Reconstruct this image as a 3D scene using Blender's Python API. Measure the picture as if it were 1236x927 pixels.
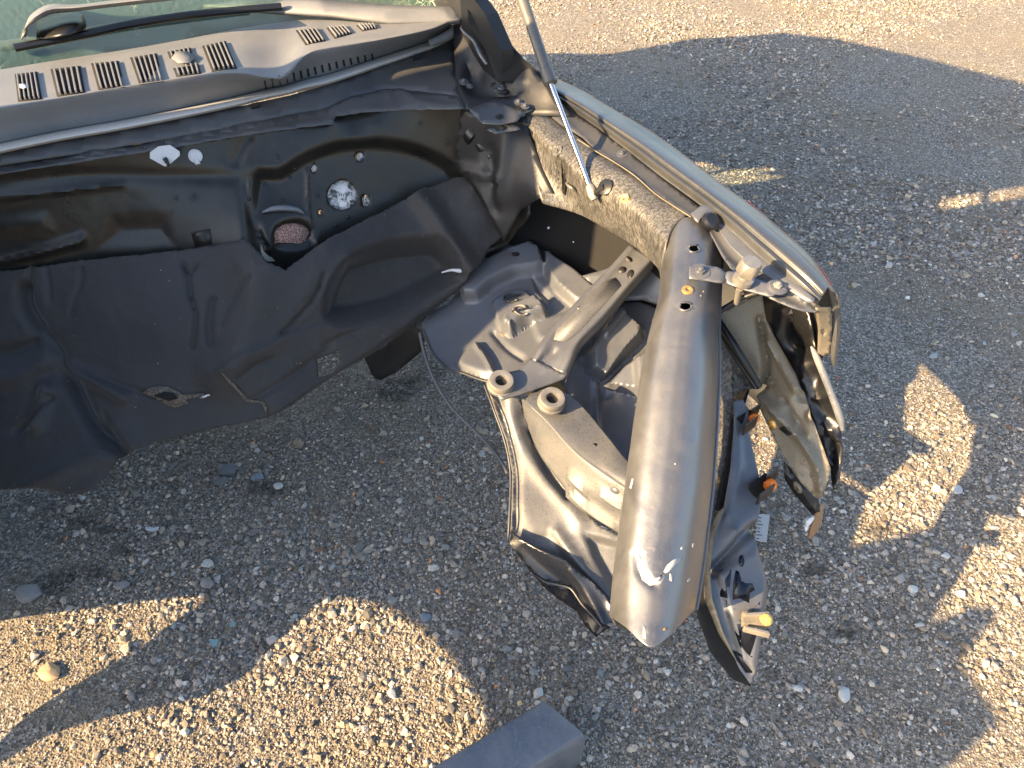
import bpy, bmesh, math, random
import numpy as np
from mathutils import Vector, Matrix, noise as mnoise
from mathutils.geometry import delaunay_2d_cdt
R = math.radians
for o in list(bpy.data.objects): bpy.data.objects.remove(o)
SC = bpy.context.scene
COL = SC.collection
rng = np.random.default_rng(7)
random.seed(7)

# ------------------------------------------------------------------ camera, sky, sun
CAMH, PITCH = 1.6, R(45)
F, CX, CY = 890.0, 618.0, 463.5
cam = bpy.data.cameras.new('camera'); camo = bpy.data.objects.new('camera', cam); COL.objects.link(camo)
camo.location = (0, 0, CAMH); camo.rotation_euler = (PITCH, 0, 0)
cam.sensor_width = 36; cam.lens = 36*F/1236; cam.clip_start = 0.02; cam.clip_end = 500
SC.camera = camo
SUN_AZ, SUN_EL = R(30), R(26)          # azimuth of light travel (from +X toward +Y)
TRAV = Vector((math.cos(SUN_AZ)*math.cos(SUN_EL), math.sin(SUN_AZ)*math.cos(SUN_EL), -math.sin(SUN_EL)))
w = bpy.data.worlds.new('World'); SC.world = w; w.use_nodes = True
nt = w.node_tree; bg = nt.nodes['Background']
sky = nt.nodes.new('ShaderNodeTexSky'); sky.sky_type = 'NISHITA'; sky.sun_disc = False
sky.sun_elevation = SUN_EL
sd = -TRAV
sky.sun_rotation = math.atan2(sd.x, sd.y)
sky.dust_density = 2.0; sky.ozone_density = 1.0
nt.links.new(sky.outputs[0], bg.inputs[0]); bg.inputs[1].default_value = 0.105
sl = bpy.data.lights.new('sun', 'SUN'); sl.energy = 5.0; sl.angle = R(0.5); sl.color = (1, .70, .37)
so = bpy.data.objects.new('sun', sl); COL.objects.link(so)
so.rotation_euler = TRAV.to_track_quat('-Z', 'Y').to_euler(); so.location = (-3, -3, 4)
SC.view_settings.view_transform = 'Standard'; SC.view_settings.look = 'None'
SC.view_settings.exposure = 2.1; SC.view_settings.gamma = 1; SC.view_settings.use_curve_mapping = False
SC.cycles.max_bounces = 6; SC.cycles.diffuse_bounces = 3; SC.cycles.glossy_bounces = 3
SC.cycles.use_denoising = True

# ------------------------------------------------------------------ point helpers (photo pixel + real height -> metres)
SP, CP = math.sin(PITCH), math.cos(PITCH)
def ray(px, py):
    u = (px-CX)/F; v = -(py-CY)/F
    return Vector((u, CP+v*SP, -SP+v*CP))
def P(px, py, z):
    d = ray(px, py); return Vector((0, 0, CAMH)) + d*((z-CAMH)/d.z)
def Pn(a):                                     # n x 3 array version
    a = np.asarray(a, float); u = (a[:, 0]-CX)/F; v = -(a[:, 1]-CY)/F
    d = np.stack([u, CP+v*SP, -SP+v*CP], 1); t = (a[:, 2]-CAMH)/d[:, 2]
    return d*t[:, None] + np.array([0, 0, CAMH])
def pix(p):
    q = Vector(p)-Vector((0, 0, CAMH)); dep = q.y*CP-q.z*SP; up = q.y*SP+q.z*CP
    return CX+F*q.x/dep, CY-F*up/dep
def onplane(px, py, p0, n):
    d = ray(px, py); o = Vector((0, 0, CAMH)); n = Vector(n)
    return o + d*((Vector(p0)-o).dot(n)/d.dot(n))

# ------------------------------------------------------------------ materials
def newmat(name):
    m = bpy.data.materials.new(name); m.use_nodes = True
    return m, m.node_tree, m.node_tree.nodes['Principled BSDF']
def nz(t, scale, detail=6, rough=.6, dist=0.0, coord=None, vec=None):
    n = t.nodes.new('ShaderNodeTexNoise'); n.inputs['Scale'].default_value = scale
    n.inputs['Detail'].default_value = detail; n.inputs['Roughness'].default_value = rough; n.inputs['Distortion'].default_value = dist
    if vec is None:
        c = t.nodes.new('ShaderNodeTexCoord'); vec = c.outputs['Object']
    t.links.new(vec, n.inputs['Vector']); return n.outputs['Fac']
def ramp(t, fac, stops):
    r = t.nodes.new('ShaderNodeValToRGB'); el = r.color_ramp.elements
    while len(el) < len(stops): el.new(.5)
    for e, (p, c) in zip(el, stops):
        e.position = p; e.color = (*c, 1) if len(c) == 3 else c
    t.links.new(fac, r.inputs[0]); return r.outputs[0]
def g(v): return (v, v, v)
def mixc(t, fac, a, b):
    m = t.nodes.new('ShaderNodeMix'); m.data_type = 'RGBA'
    if isinstance(fac, float): m.inputs[0].default_value = fac
    else: t.links.new(fac, m.inputs[0])
    for s, v in ((6, a), (7, b)):
        if isinstance(v, tuple): m.inputs[s].default_value = (*v, 1)
        else: t.links.new(v, m.inputs[s])
    return m.outputs[2]
def bump(t, b, fac, strength, dist, prev=None):
    n = t.nodes.new('ShaderNodeBump'); n.inputs['Strength'].default_value = strength; n.inputs['Distance'].default_value = dist
    t.links.new(fac, n.inputs['Height'])
    if prev is not None: t.links.new(prev, n.inputs['Normal'])
    t.links.new(n.outputs[0], b.inputs['Normal']); return n.outputs[0]
def metal(name, base, dust=(.18, .172, .158), dust_amt=.35, metallic=.65, rough=.38, spec=.5, streaks=False, grit=0.0, coat=0.0):
    m, t, b = newmat(name)
    n1 = nz(t, 9, 8, .65, .6); n2 = nz(t, 120, 4, .7); n3 = nz(t, 420, 2, .6)
    d = ramp(t, n1, [(.38, g(0)), (.72, g(dust_amt))])
    d2 = ramp(t, n2, [(.5, g(0)), (.75, g(dust_amt*.9))])
    mx = t.nodes.new('ShaderNodeMath'); mx.operation = 'MAXIMUM'; t.links.new(d, mx.inputs[0]); t.links.new(d2, mx.inputs[1])
    fac = mx.outputs[0]
    if streaks:
        c = t.nodes.new('ShaderNodeTexCoord'); mp = t.nodes.new('ShaderNodeMapping'); mp.inputs['Scale'].default_value = (230, 230, 22)
        t.links.new(c.outputs['Object'], mp.inputs[0])
        ns = nz(t, 1, 5, .75, .4, vec=mp.outputs[0])
        s = ramp(t, ns, [(.45, g(0)), (.54, g(.88))])
    col = mixc(t, fac, base, dust)
    if streaks: col = mixc(t, s, col, (.045, .04, .032))
    if grit > 0:
        gz = ramp(t, nz(t, 260, 4, .85), [(.57, g(0)), (.63, g(grit))])
        col = mixc(t, gz, col, (.03, .027, .022))
    t.links.new(col, b.inputs['Base Color'])
    inv = t.nodes.new('ShaderNodeMath'); inv.operation = 'MULTIPLY_ADD'; t.links.new(fac, inv.inputs[0]); inv.inputs[1].default_value = -metallic; inv.inputs[2].default_value = metallic
    t.links.new(inv.outputs[0], b.inputs['Metallic'])
    ro = t.nodes.new('ShaderNodeMath'); ro.operation = 'MULTIPLY_ADD'; t.links.new(fac, ro.inputs[0]); ro.inputs[1].default_value = .45; ro.inputs[2].default_value = rough
    t.links.new(ro.outputs[0], b.inputs['Roughness'])
    b.inputs['Specular IOR Level'].default_value = spec
    b.inputs['Coat Weight'].default_value = coat; b.inputs['Coat Roughness'].default_value = .12
    nb = bump(t, b, nz(t, 30, 4), .25, .002)
    bump(t, b, n3, .12, .0006, nb)
    return m
M = {}
M['grey'] = metal('grey_metallic_paint', (.125, .132, .148), metallic=.55, rough=.4, dust_amt=.3, grit=.25)
M['greybeam'] = metal('satin_grey_paint', (.185, .188, .195), dust=(.17, .16, .145), metallic=.8, rough=.32, dust_amt=.32, grit=.2)
M['greydirty'] = metal('dirty_grey_paint', (.12, .122, .125), dust=(.24, .225, .195), metallic=.4, rough=.42, dust_amt=.7, streaks=True, grit=.85)
M['greygrit'] = metal('gritty_grey_paint', (.11, .115, .125), dust=(.165, .155, .138), metallic=.4, rough=.45, dust_amt=.5, grit=.85)
M['tray'] = metal('blue_grey_primer', (.11, .12, .14), dust=(.2, .19, .17), metallic=.35, rough=.38, dust_amt=.25, grit=.2)
M['tan'] = metal('dusty_inner_panel', (.19, .165, .12), dust=(.27, .235, .175), metallic=.35, rough=.45, dust_amt=.5, grit=.5)
M['dark'] = metal('dark_body_shell', (0.0175, 0.0185, 0.0210), dust=(0.0550, 0.0475, 0.0375), metallic=.2, rough=.42, dust_amt=.28)
M['firewall'] = metal('firewall_paint', (.014, .0145, .0145), dust=(.06, .052, .036), metallic=.2, rough=.27, dust_amt=.4)
M['black'] = metal('black_plastic', (0.0072, 0.0078, 0.0096), dust=(0.0360, 0.0330, 0.0300), metallic=0, rough=.32, dust_amt=.12)
M['blackmatt'] = metal('matt_black_liner', (0.0050, 0.0050, 0.0055), dust=(0.0150, 0.0140, 0.0125), metallic=0, rough=.85, dust_amt=.2)
M['cowl'] = metal('weathered_cowl_plastic', (.14, .145, .155), dust=(.28, .277, .27), metallic=0, rough=.42, dust_amt=.3, grit=.1)
M['strip'] = metal('faded_lip_rubber', (.40, .39, .37), dust=(.45, .42, .37), metallic=0, rough=.5, dust_amt=.3)
M['ledge'] = metal('grey_ledge_paint', (0.0660, 0.0690, 0.0750), dust=(0.1500, 0.1320, 0.1080), metallic=.4, rough=.45, dust_amt=.3)
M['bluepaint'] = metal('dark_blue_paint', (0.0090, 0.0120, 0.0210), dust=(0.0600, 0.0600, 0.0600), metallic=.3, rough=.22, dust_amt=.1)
M['barpaint'] = metal('blue_grey_bar_paint', (.12, .135, .16), dust=(.26, .25, .24), metallic=.3, rough=.38, dust_amt=.8, grit=.35)
M['silver'] = metal('silver_body_paint', (.075, .078, .082), dust=(.10, .097, .09), metallic=.5, rough=.34, dust_amt=.4, coat=.3, grit=.1)
M['chrome'] = metal('polished_rod', (0.6000, 0.6000, 0.6080), metallic=1, rough=.15, dust_amt=.05)
M['zinc'] = metal('zinc_bolt', (0.3250, 0.3055, 0.2730), dust=(0.3250, 0.2730, 0.1950), metallic=.8, rough=.42, dust_amt=.45)
M['cyl'] = metal('gas_cylinder_paint', (0.1120, 0.1085, 0.1050), dust=(0.2800, 0.2450, 0.1960), metallic=.4, rough=.4, dust_amt=.4)
M['whiteplastic'] = metal('white_plastic', (0.5400, 0.5550, 0.5850), dust=(0.3750, 0.3600, 0.3150), metallic=0, rough=.4, dust_amt=.2)
M['brass'] = metal('brass_nut', (.7, .42, .14), metallic=.8, rough=.35, dust_amt=.2)
M['rust'] = metal('rusted_steel', (.22, .13, .07), dust=(.35, .25, .14), metallic=.2, rough=.7, dust_amt=.6)
M['foil'] = metal('crumpled_foil', (0.5250, 0.5250, 0.5180), metallic=1, rough=.25, dust_amt=.05)
M['redline'] = metal('red_reflection_strip', (.45, .06, .04), metallic=.0, rough=.35, dust_amt=.1)
def foilm():
    m, t, b = newmat('crumpled_foil'); b.inputs['Metallic'].default_value = .15; b.inputs['Roughness'].default_value = .3
    t.links.new(ramp(t, nz(t, 34, 4, .7, 2), [(.42, g(.12)), (.55, g(.95))]), b.inputs['Base Color'])
    bump(t, b, nz(t, 50, 5, .8, 1.5), .6, .012); return m
M['foil'] = foilm()
def orange():
    m, t, b = newmat('orange_clip_plastic'); b.inputs['Base Color'].default_value = (.85, .22, .03, 1); b.inputs['Roughness'].default_value = .25
    b.inputs['Subsurface Weight'].default_value = .3; b.inputs['Subsurface Radius'].default_value = (.02, .006, .002)
    bump(t, b, nz(t, 150, 3), .6, .003); return m
M['orange'] = orange()
def yellow():
    m, t, b = newmat('yellow_clip_plastic'); b.inputs['Base Color'].default_value = (.55, .36, .10, 1); b.inputs['Roughness'].default_value = .4; bump(t, b, nz(t, 120, 3), .5, .003); return m
M['yellow'] = yellow()
def felt():
    m, t, b = newmat('insulation_felt')
    col = mixc(t, ramp(t, nz(t, 5, 6, .6, .5), [(.4, g(0)), (.7, g(.7))]), (.015, .015, .0165), (.030, .029, .028))
    sp = ramp(t, nz(t, 700, 2, .9), [(.63, g(0)), (.70, g(.8))])
    col = mixc(t, sp, col, (.07, .07, .07))
    sp2 = ramp(t, nz(t, 75, 2, .9), [(.735, g(0)), (.75, g(1))])
    col = mixc(t, sp2, col, (.2, .19, .18))
    t.links.new(col, b.inputs['Base Color']); b.inputs['Roughness'].default_value = .58; b.inputs['Specular IOR Level'].default_value = .5
    b.inputs['Sheen Weight'].default_value = .15; b.inputs['Sheen Roughness'].default_value = .5
    p = bump(t, b, nz(t, 14, 6, .6, 1.2), .28, .012)
    p = bump(t, b, nz(t, 90, 5, .7), .3, .0025, p)
    bump(t, b, nz(t, 600, 2, .8), .45, .0012, p); return m
M['felt'] = felt()
def ruststuff():
    m, t, b = newmat('torn_padding'); t.links.new(ramp(t, nz(t, 200, 4, .8), [(.35, (.03, .025, .02)), (.7, (.26, .22, .17))]), b.inputs['Base Color'])
    b.inputs['Roughness'].default_value = .95; bump(t, b, nz(t, 300, 3), 1, .003); return m
M['torn'] = ruststuff()
def glassm():
    m, t, b = newmat('cracked_glass')
    v = t.nodes.new('ShaderNodeTexVoronoi'); v.feature = 'DISTANCE_TO_EDGE'; v.inputs['Scale'].default_value = 55
    c = t.nodes.new('ShaderNodeTexCoord'); t.links.new(c.outputs['Object'], v.inputs['Vector'])
    e = ramp(t, v.outputs['Distance'], [(.0, g(1)), (.035, g(0))])
    msk = ramp(t, nz(t, 7, 4), [(.54, g(0)), (.66, g(.7))])
    mu = t.nodes.new('ShaderNodeMath'); mu.operation = 'MULTIPLY'; t.links.new(e, mu.inputs[0]); t.links.new(msk, mu.inputs[1])
    b.inputs['Base Color'].default_value = (.12, .2, .18, 1); b.inputs['Roughness'].default_value = .05
    tr = t.nodes.new('ShaderNodeBsdfTransparent'); tr.inputs[0].default_value = (.90, .97, .94, 1)
    df = t.nodes.new('ShaderNodeBsdfDiffuse'); df.inputs[0].default_value = (.75, .8, .6, 1)
    m1 = t.nodes.new('ShaderNodeMixShader'); m1.inputs[0].default_value = .2; t.links.new(tr.outputs[0], m1.inputs[1]); t.links.new(b.outputs[0], m1.inputs[2])
    m2 = t.nodes.new('ShaderNodeMixShader'); t.links.new(mu.outputs[0], m2.inputs[0]); t.links.new(m1.outputs[0], m2.inputs[1]); t.links.new(df.outputs[0], m2.inputs[2])
    t.links.new(m2.outputs[0], t.nodes['Material Output'].inputs[0])
    bump(t, b, v.outputs['Distance'], .3, .01); return m
M['glass'] = glassm()
def shardm():
    m, t, b = newmat('green_glass'); b.inputs['Base Color'].default_value = (.16, .26, .26, 1); b.inputs['Roughness'].default_value = .1; b.inputs['Specular IOR Level'].default_value = .8; return m
M['shard'] = shardm()
def stonem():
    m, t, b = newmat('crushed_stone')
    a = t.nodes.new('ShaderNodeAttribute'); a.attribute_name = 'stone_col'
    n = ramp(t, nz(t, 350, 5, .75), [(.3, g(.6)), (.7, g(1.25))])
    mm = t.nodes.new('ShaderNodeMix'); mm.data_type = 'RGBA'; mm.blend_type = 'MULTIPLY'; mm.inputs[0].default_value = 1
    t.links.new(a.outputs['Color'], mm.inputs[6]); t.links.new(n, mm.inputs[7]); t.links.new(mm.outputs[2], b.inputs['Base Color'])
    b.inputs['Roughness'].default_value = .75; b.inputs['Specular IOR Level'].default_value = .55
    bump(t, b, nz(t, 500, 4, .7), .5, .001); return m
M['stone'] = stonem()
def groundm():
    m, t, b = newmat('packed_grit')
    v = t.nodes.new('ShaderNodeTexVoronoi'); v.inputs['Scale'].default_value = 190; v.feature = 'F1'
    c = t.nodes.new('ShaderNodeTexCoord'); t.links.new(c.outputs['Object'], v.inputs['Vector'])
    sep = t.nodes.new('ShaderNodeSeparateColor'); t.links.new(v.outputs['Color'], sep.inputs[0])
    c1 = ramp(t, sep.outputs[0], [(0, (.07, .062, .052)), (.45, (.17, .15, .12)), (.8, (.27, .24, .20)), (.95, (.42, .39, .35))])
    big = ramp(t, nz(t, 2.2, 5, .6, .5), [(.42, g(0)), (.68, g(.65))])
    col = mixc(t, big, c1, (.21, .175, .12))
    t.links.new(col, b.inputs['Base Color']); b.inputs['Roughness'].default_value = .9
    p = bump(t, b, v.outputs['Distance'], .8, .004)
    p = bump(t, b, nz(t, 60, 5), .6, .01, p)
    bump(t, b, nz(t, 900, 2), .6, .001, p); return m
M['ground'] = groundm()

# ------------------------------------------------------------------ object helpers
BASE = Vector((-.1, 1.6, 0))
def tag(o, label=None, cat=None, group=None, kind=None):
    if label: o['label'] = label
    if cat: o['category'] = cat
    if group: o['group'] = group
    if kind: o['kind'] = kind
    return o
def link(name, me, mat, parent=None, label=None):
    o = bpy.data.objects.new(name, me); COL.objects.link(o)
    if mat is not None: me.materials.append(M[mat] if isinstance(mat, str) else mat)
    if parent is not None: o.parent = parent
    if label: o['label'] = label
    return o
def origin_of(parent): return BASE if parent is not None else Vector((0, 0, 0))
from mathutils.bvhtree import BVHTree
BV = {}
def mesh_from(name, V, Fc, mat, parent, thick=0, off=-1, smooth=True, label=None, bevel=0, angle=40):
    b0 = np.array(BASE) if parent is not None else np.zeros(3)
    V = np.asarray(V, float)
    me = bpy.data.meshes.new(name)
    ctr = np.zeros(3)
    if parent is None: ctr = np.array([V[:, 0].mean(), V[:, 1].mean(), V[:, 2].min()])
    me.from_pydata([tuple(v) for v in (V-b0-ctr)], [], [tuple(int(i) for i in f) for f in Fc]); me.update()
    bm = bmesh.new(); bm.from_mesh(me)
    bmesh.ops.remove_doubles(bm, verts=bm.verts, dist=1e-6)
    bmesh.ops.recalc_face_normals(bm, faces=bm.faces)
    if thick:                       # open sheet: point the front toward the viewer's side
        s = 0; camp = Vector((0, 0, CAMH)) - Vector(b0) - Vector(ctr)
        for f in bm.faces: s += f.calc_area()*f.normal.dot(camp-f.calc_center_median())
        if s < 0: bmesh.ops.reverse_faces(bm, faces=bm.faces)
    bm.to_mesh(me); bm.free()
    if smooth:
        me.polygons.foreach_set('use_smooth', [True]*len(me.polygons))
        try: me.set_sharp_from_angle(angle=R(angle))
        except Exception: pass
    o = link(name, me, mat, parent, label)
    if parent is None: o.location = ctr
    BV[o.name] = ([Vector(v) for v in V], [tuple(int(i) for i in f) for f in Fc])
    if thick:
        s = o.modifiers.new('thickness', 'SOLIDIFY'); s.thickness = thick; s.offset = off
    if bevel:
        s = o.modifiers.new('edges', 'BEVEL'); s.width = bevel; s.segments = 2; s.limit_method = 'ANGLE'; s.angle_limit = R(35)
    return o
def catmull(pts, n, closed=False):
    pts = np.asarray(pts, float); N = len(pts); out = []
    segs = N if closed else N-1
    for i in range(segs):
        if closed: p0, p1, p2, p3 = pts[(i-1) % N], pts[i], pts[(i+1) % N], pts[(i+2) % N]
        else: p0, p1, p2, p3 = pts[max(i-1, 0)], pts[i], pts[i+1], pts[min(i+2, N-1)]
        for k in range(n):
            t = k/n
            out.append(.5*((2*p1)+(-p0+p2)*t+(2*p0-5*p1+4*p2-p3)*t*t+(-p0+3*p1-3*p2+p3)*t**3))
    if not closed: out.append(pts[-1])
    return np.array(out)
def lin(pts, n):
    pts = np.asarray(pts, float); out = []
    for a, b in zip(pts[:-1], pts[1:]):
        for k in range(n): out.append(a+(b-a)*k/n)
    out.append(pts[-1]); return np.array(out)
def seg_dist(X, a, b):
    a = np.array(a[:2], float); b = np.array(b[:2], float); d = b-a; L = max((d*d).sum(), 1e-9)
    t = np.clip(((X-a)@d)/L, 0, 1); return np.hypot(*(X-(a+t[:, None]*d)).T)
def line_dist(X, pl):
    return np.min([seg_dist(X, pl[i], pl[i+1]) for i in range(len(pl)-1)], 0)
def inside(X, poly):
    poly = np.asarray(poly, float)[:, :2]; r = np.zeros(len(X), bool); j = len(poly)-1
    for i in range(len(poly)):
        xi, yi = poly[i]; xj, yj = poly[j]
        c = ((yi > X[:, 1]) != (yj > X[:, 1])) & (X[:, 0] < (xj-xi)*(X[:, 1]-yi)/((yj-yi) if yj != yi else 1e-9)+xi)
        r ^= c; j = i
    return r
def smooth01(t): t = np.clip(t, 0, 1); return t*t*(3-2*t)
def dome(poly, h, soft=8, rnd=0):
    if not rnd: rnd = 3 if len(poly) > 5 else 0
    soft = soft*1.35
    poly = catmull([p[:2] for p in poly], rnd, True) if rnd else [p[:2] for p in poly]
    cl = list(poly)+[poly[0]]
    return lambda X: h*smooth01(line_dist(X, cl)/soft)*inside(X, poly)
def press(poly, h, soft=4.5):
    """A crisp pressed step with straight walls and small radii."""
    poly = catmull([p[:2] for p in poly], 1, True); q = []
    for i in range(len(poly)):                       # clip the corners a little, as a pressing has
        a, b, c = poly[i-1], poly[i], poly[(i+1) % len(poly)]
        q += [b+(a-b)*.10, b*.9+(a+c)*.05, b+(c-b)*.10]
    q = np.array(q); cl = list(q)+[q[0]]
    def f(X):
        t = np.clip(line_dist(X, cl)/soft, 0, 1)*inside(X, q)
        return h*(t-.06*np.sin(2*math.pi*t))
    return f
def ridge(pl, h, w, fade=True, rnd=4):
    q = catmull(pl, rnd) if rnd and len(pl) > 2 else np.asarray(pl, float)
    return lambda X: h*np.exp(-(line_dist(X, q)/w)**2)
def ell(cx, cy, rx, ry, ang=0, n=18):
    a = np.arange(n)*2*math.pi/n; c, s = math.cos(R(ang)), math.sin(R(ang))
    return [(cx+rx*math.cos(t)*c-ry*math.sin(t)*s, cy+rx*math.cos(t)*s+ry*math.sin(t)*c) for t in a]
def waves(amp, scale, seed=0, stretch=(1, 1)):
    amp *= .28
    def f(X): return np.array([amp*mnoise.fractal(Vector((x*scale*stretch[0], y*scale*stretch[1], seed*7.3)), 1.0, 2.1, 4) for x, y in X])
    return f
def rbf(ctrl):
    C = np.asarray(ctrl, float); n = len(C); s = 100.0
    D = np.hypot(C[:, None, 0]-C[None, :, 0], C[:, None, 1]-C[None, :, 1])/s
    A = np.zeros((n+3, n+3)); A[:n, :n] = D + np.eye(n)*1e-6; A[:n, n] = 1; A[:n, n+1:] = C[:, :2]/s; A[n:, :n] = A[:n, n:].T
    wts = np.linalg.lstsq(A, np.r_[C[:, 2], 0, 0, 0], rcond=None)[0]
    def f(X):
        D = np.hypot(X[:, None, 0]-C[None, :, 0], X[:, None, 1]-C[None, :, 1])/s
        return D@wts[:n]+wts[n]+X[:, 0]/s*wts[n+1]+X[:, 1]/s*wts[n+2]
    return f
def sheet(name, outline, mat, parent, ctrl=(), holes=(), feats=(), res=6, thick=.0015, rnd=0, plane=None, label=None, jag=0, angle=40):
    """A pressed sheet: outline in photo pixels (+ real height per point), bent through its height control points, with holes and pressings."""
    ctrl = [p for p in ctrl]+[p for p in outline if len(p) == 3]
    ol = [p[:2] for p in outline]
    if rnd: ol = catmull(ol, rnd, True)
    loops = [ol]+[h for h in holes]
    V = []; E = []; blp = []
    for li, lp in enumerate(loops):
        lp = np.asarray([p[:2] for p in lp], float); pts = []
        for a, b in zip(lp, np.roll(lp, -1, 0)):
            n = max(1, int(round(np.hypot(*(b-a))/res)))
            for k in range(n): pts.append(a+(b-a)*k/n)
        pts = np.array(pts)
        if jag and li == 0: pts = pts+rng.normal(0, jag, pts.shape)
        s = len(V); V += [tuple(p) for p in pts]; E += [(s+i, s+(i+1) % len(pts)) for i in range(len(pts))]; blp.append(pts)
    O = blp[0]; x0, y0 = O.min(0); x1, y1 = O.max(0)
    gx, gy = np.meshgrid(np.arange(x0, x1, res), np.arange(y0, y1, res*.9)); gx = gx + (np.arange(gx.shape[0]) % 2)[:, None]*res*.5
    X = np.stack([gx.ravel(), gy.ravel()], 1); X = X[inside(X, O)]
    for lp in blp:
        if len(X): X = X[line_dist(X, np.vstack([lp, lp[:1]])) > res*.45]
    for lp in blp[1:]: X = X[~inside(X, lp)]
    V += [tuple(p) for p in X]
    ov, oe, of, *_ = delaunay_2d_cdt([Vector(v) for v in V], E, [], 0, 1e-5)
    XY = np.array([tuple(v) for v in ov]); T = np.array([list(f) for f in of])
    C = XY[T].mean(1); keep = inside(C, O)
    for lp in blp[1:]: keep &= ~inside(C, lp)
    T = T[keep]
    if plane is not None:
        p0, n = plane; P3 = np.array([tuple(onplane(x, y, p0, n)) for x, y in XY])
    else:
        z = rbf(ctrl)(XY); P3 = Pn(np.c_[XY, z])
    if feats:
        fn = np.cross(P3[T[:, 1]]-P3[T[:, 0]], P3[T[:, 2]]-P3[T[:, 0]]); N = np.zeros_like(P3)
        for k in range(3): np.add.at(N, T[:, k], fn)
        N /= np.linalg.norm(N, axis=1)[:, None]+1e-12
        camd = np.array([0, 0, CAMH])-P3; sgn = np.sign((N*camd).sum(1)); N *= sgn[:, None]
        P3 = P3+N*sum(f(XY) for f in feats)[:, None]
    return mesh_from(name, P3, T, mat, parent, thick=thick, label=label, angle=angle)
def loft(name, rows, mat, parent, nu=4, nv=4, cru=True, crv=True, thick=0.0, closed=False, feats=(), holes=(), label=None, angle=40, caps=False):
    """Rows of 3D points skinned to one surface; Catmull-Rom or straight between controls."""
    G = np.array([[tuple(p) for p in r] for r in rows], float)
    G = np.array([catmull(r, nu, closed) if cru else (lin(list(r)+([r[0]] if closed else []), nu)[:-1] if closed else lin(r, nu)) for r in G])
    G = np.array([(catmull if crv else lin)(G[:, j], nv) for j in range(G.shape[1])]).transpose(1, 0, 2)
    nr, nc = G.shape[:2]; V = G.reshape(-1, 3); Fc = []
    XY = np.array([pix(v) for v in V])
    for hx, hy, rx, ry in holes:            # pull the nearest vertices onto the hole's rim
        d = (XY-[hx, hy])/[rx, ry]; r = np.hypot(d[:, 0], d[:, 1]); s = (r > .55) & (r < 1.45)
        for i in np.where(s)[0]:
            q = np.array([hx, hy])+(XY[i]-[hx, hy])/r[i]; V[i] = P(q[0], q[1], V[i][2]); XY[i] = q
    for i in range(nr-1):
        for j in range(nc if closed else nc-1):
            k = (j+1) % nc; f = (i*nc+j, i*nc+k, (i+1)*nc+k, (i+1)*nc+j)
            c = XY[list(f)].mean(0); vis = True
            for hx, hy, rx, ry in holes:
                if ((c[0]-hx)/rx)**2+((c[1]-hy)/ry)**2 < .92: vis = False
            if vis: Fc.append(f)
    if caps: Fc += [tuple(range(nc))[::-1], tuple((nr-1)*nc+j for j in range(nc))]
    if feats:
        P3 = V.copy(); gu = np.gradient(G, axis=0).reshape(-1, 3); gv = np.gradient(G, axis=1).reshape(-1, 3)
        N = np.cross(gu, gv); N /= np.linalg.norm(N, axis=1)[:, None]+1e-12
        N *= np.sign((N*(np.array([0, 0, CAMH])-P3)).sum(1))[:, None]
        V = P3+N*sum(f(XY) for f in feats)[:, None]
    return mesh_from(name, V, Fc, mat, parent, thick=thick, label=label, angle=angle)
def tube(name, pts, r, mat, parent, seg=12, smooth=6, label=None, closed_ends=True):
    pts = np.array([tuple(p) for p in pts], float); rr = np.full(len(pts), r) if np.isscalar(r) else np.asarray(r, float)
    if smooth and len(pts) > 2:
        q = catmull(np.c_[pts, rr], smooth); pts, rr = q[:, :3], q[:, 3]
    V = []; Fc = []; n = len(pts); up = Vector((.3, .2, 1)).normalized()
    for i in range(n):
        t = Vector(pts[min(i+1, n-1)]-pts[max(i-1, 0)]).normalized()
        a = t.cross(up)
        if a.length < .05: a = t.cross(Vector((1, 0, 0)))
        a.normalize(); b = t.cross(a).normalized(); up = -b if (-b).dot(up) > 0 else b
        a = t.cross(up).normalized(); b = up
        for k in range(seg):
            th = 2*math.pi*k/seg; V.append(tuple(Vector(pts[i])+(a*math.cos(th)+b*math.sin(th))*rr[i]))
    for i in range(n-1):
        for k in range(seg):
            k2 = (k+1) % seg; Fc.append((i*seg+k, i*seg+k2, (i+1)*seg+k2, (i+1)*seg+k))
    if closed_ends: Fc += [tuple(range(seg))[::-1], tuple((n-1)*seg+k for k in range(seg))]
    return mesh_from(name, V, Fc, mat, parent, label=label)
def turn(name, c, n, prof, mat, parent, seg=20, label=None, hexes=()):
    """Lathe round axis n at c: prof = [(radius, height)]; hexes = indices of profile rings drawn as hexagons."""
    n = Vector(n).normalized(); a = n.cross(Vector((.31, .9, .2))).normalized(); b = n.cross(a)
    V = []; Fc = []; m = len(prof)
    for i, (r, h) in enumerate(prof):
        for k in range(seg):
            th = 2*math.pi*k/seg; q = r
            if i in hexes:
                w_ = (th % (math.pi/3))-math.pi/6; q = r*math.cos(math.pi/6)/math.cos(w_)
            V.append(tuple(Vector(c)+(a*math.cos(th)+b*math.sin(th))*q+n*h))
    for i in range(m-1):
        for k in range(seg):
            k2 = (k+1) % seg; Fc.append((i*seg+k, i*seg+k2, (i+1)*seg+k2, (i+1)*seg+k))
    Fc += [tuple(range(seg))[::-1], tuple((m-1)*seg+k for k in range(seg))]
    return mesh_from(name, V, Fc, mat, parent, label=label, angle=35)
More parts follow.
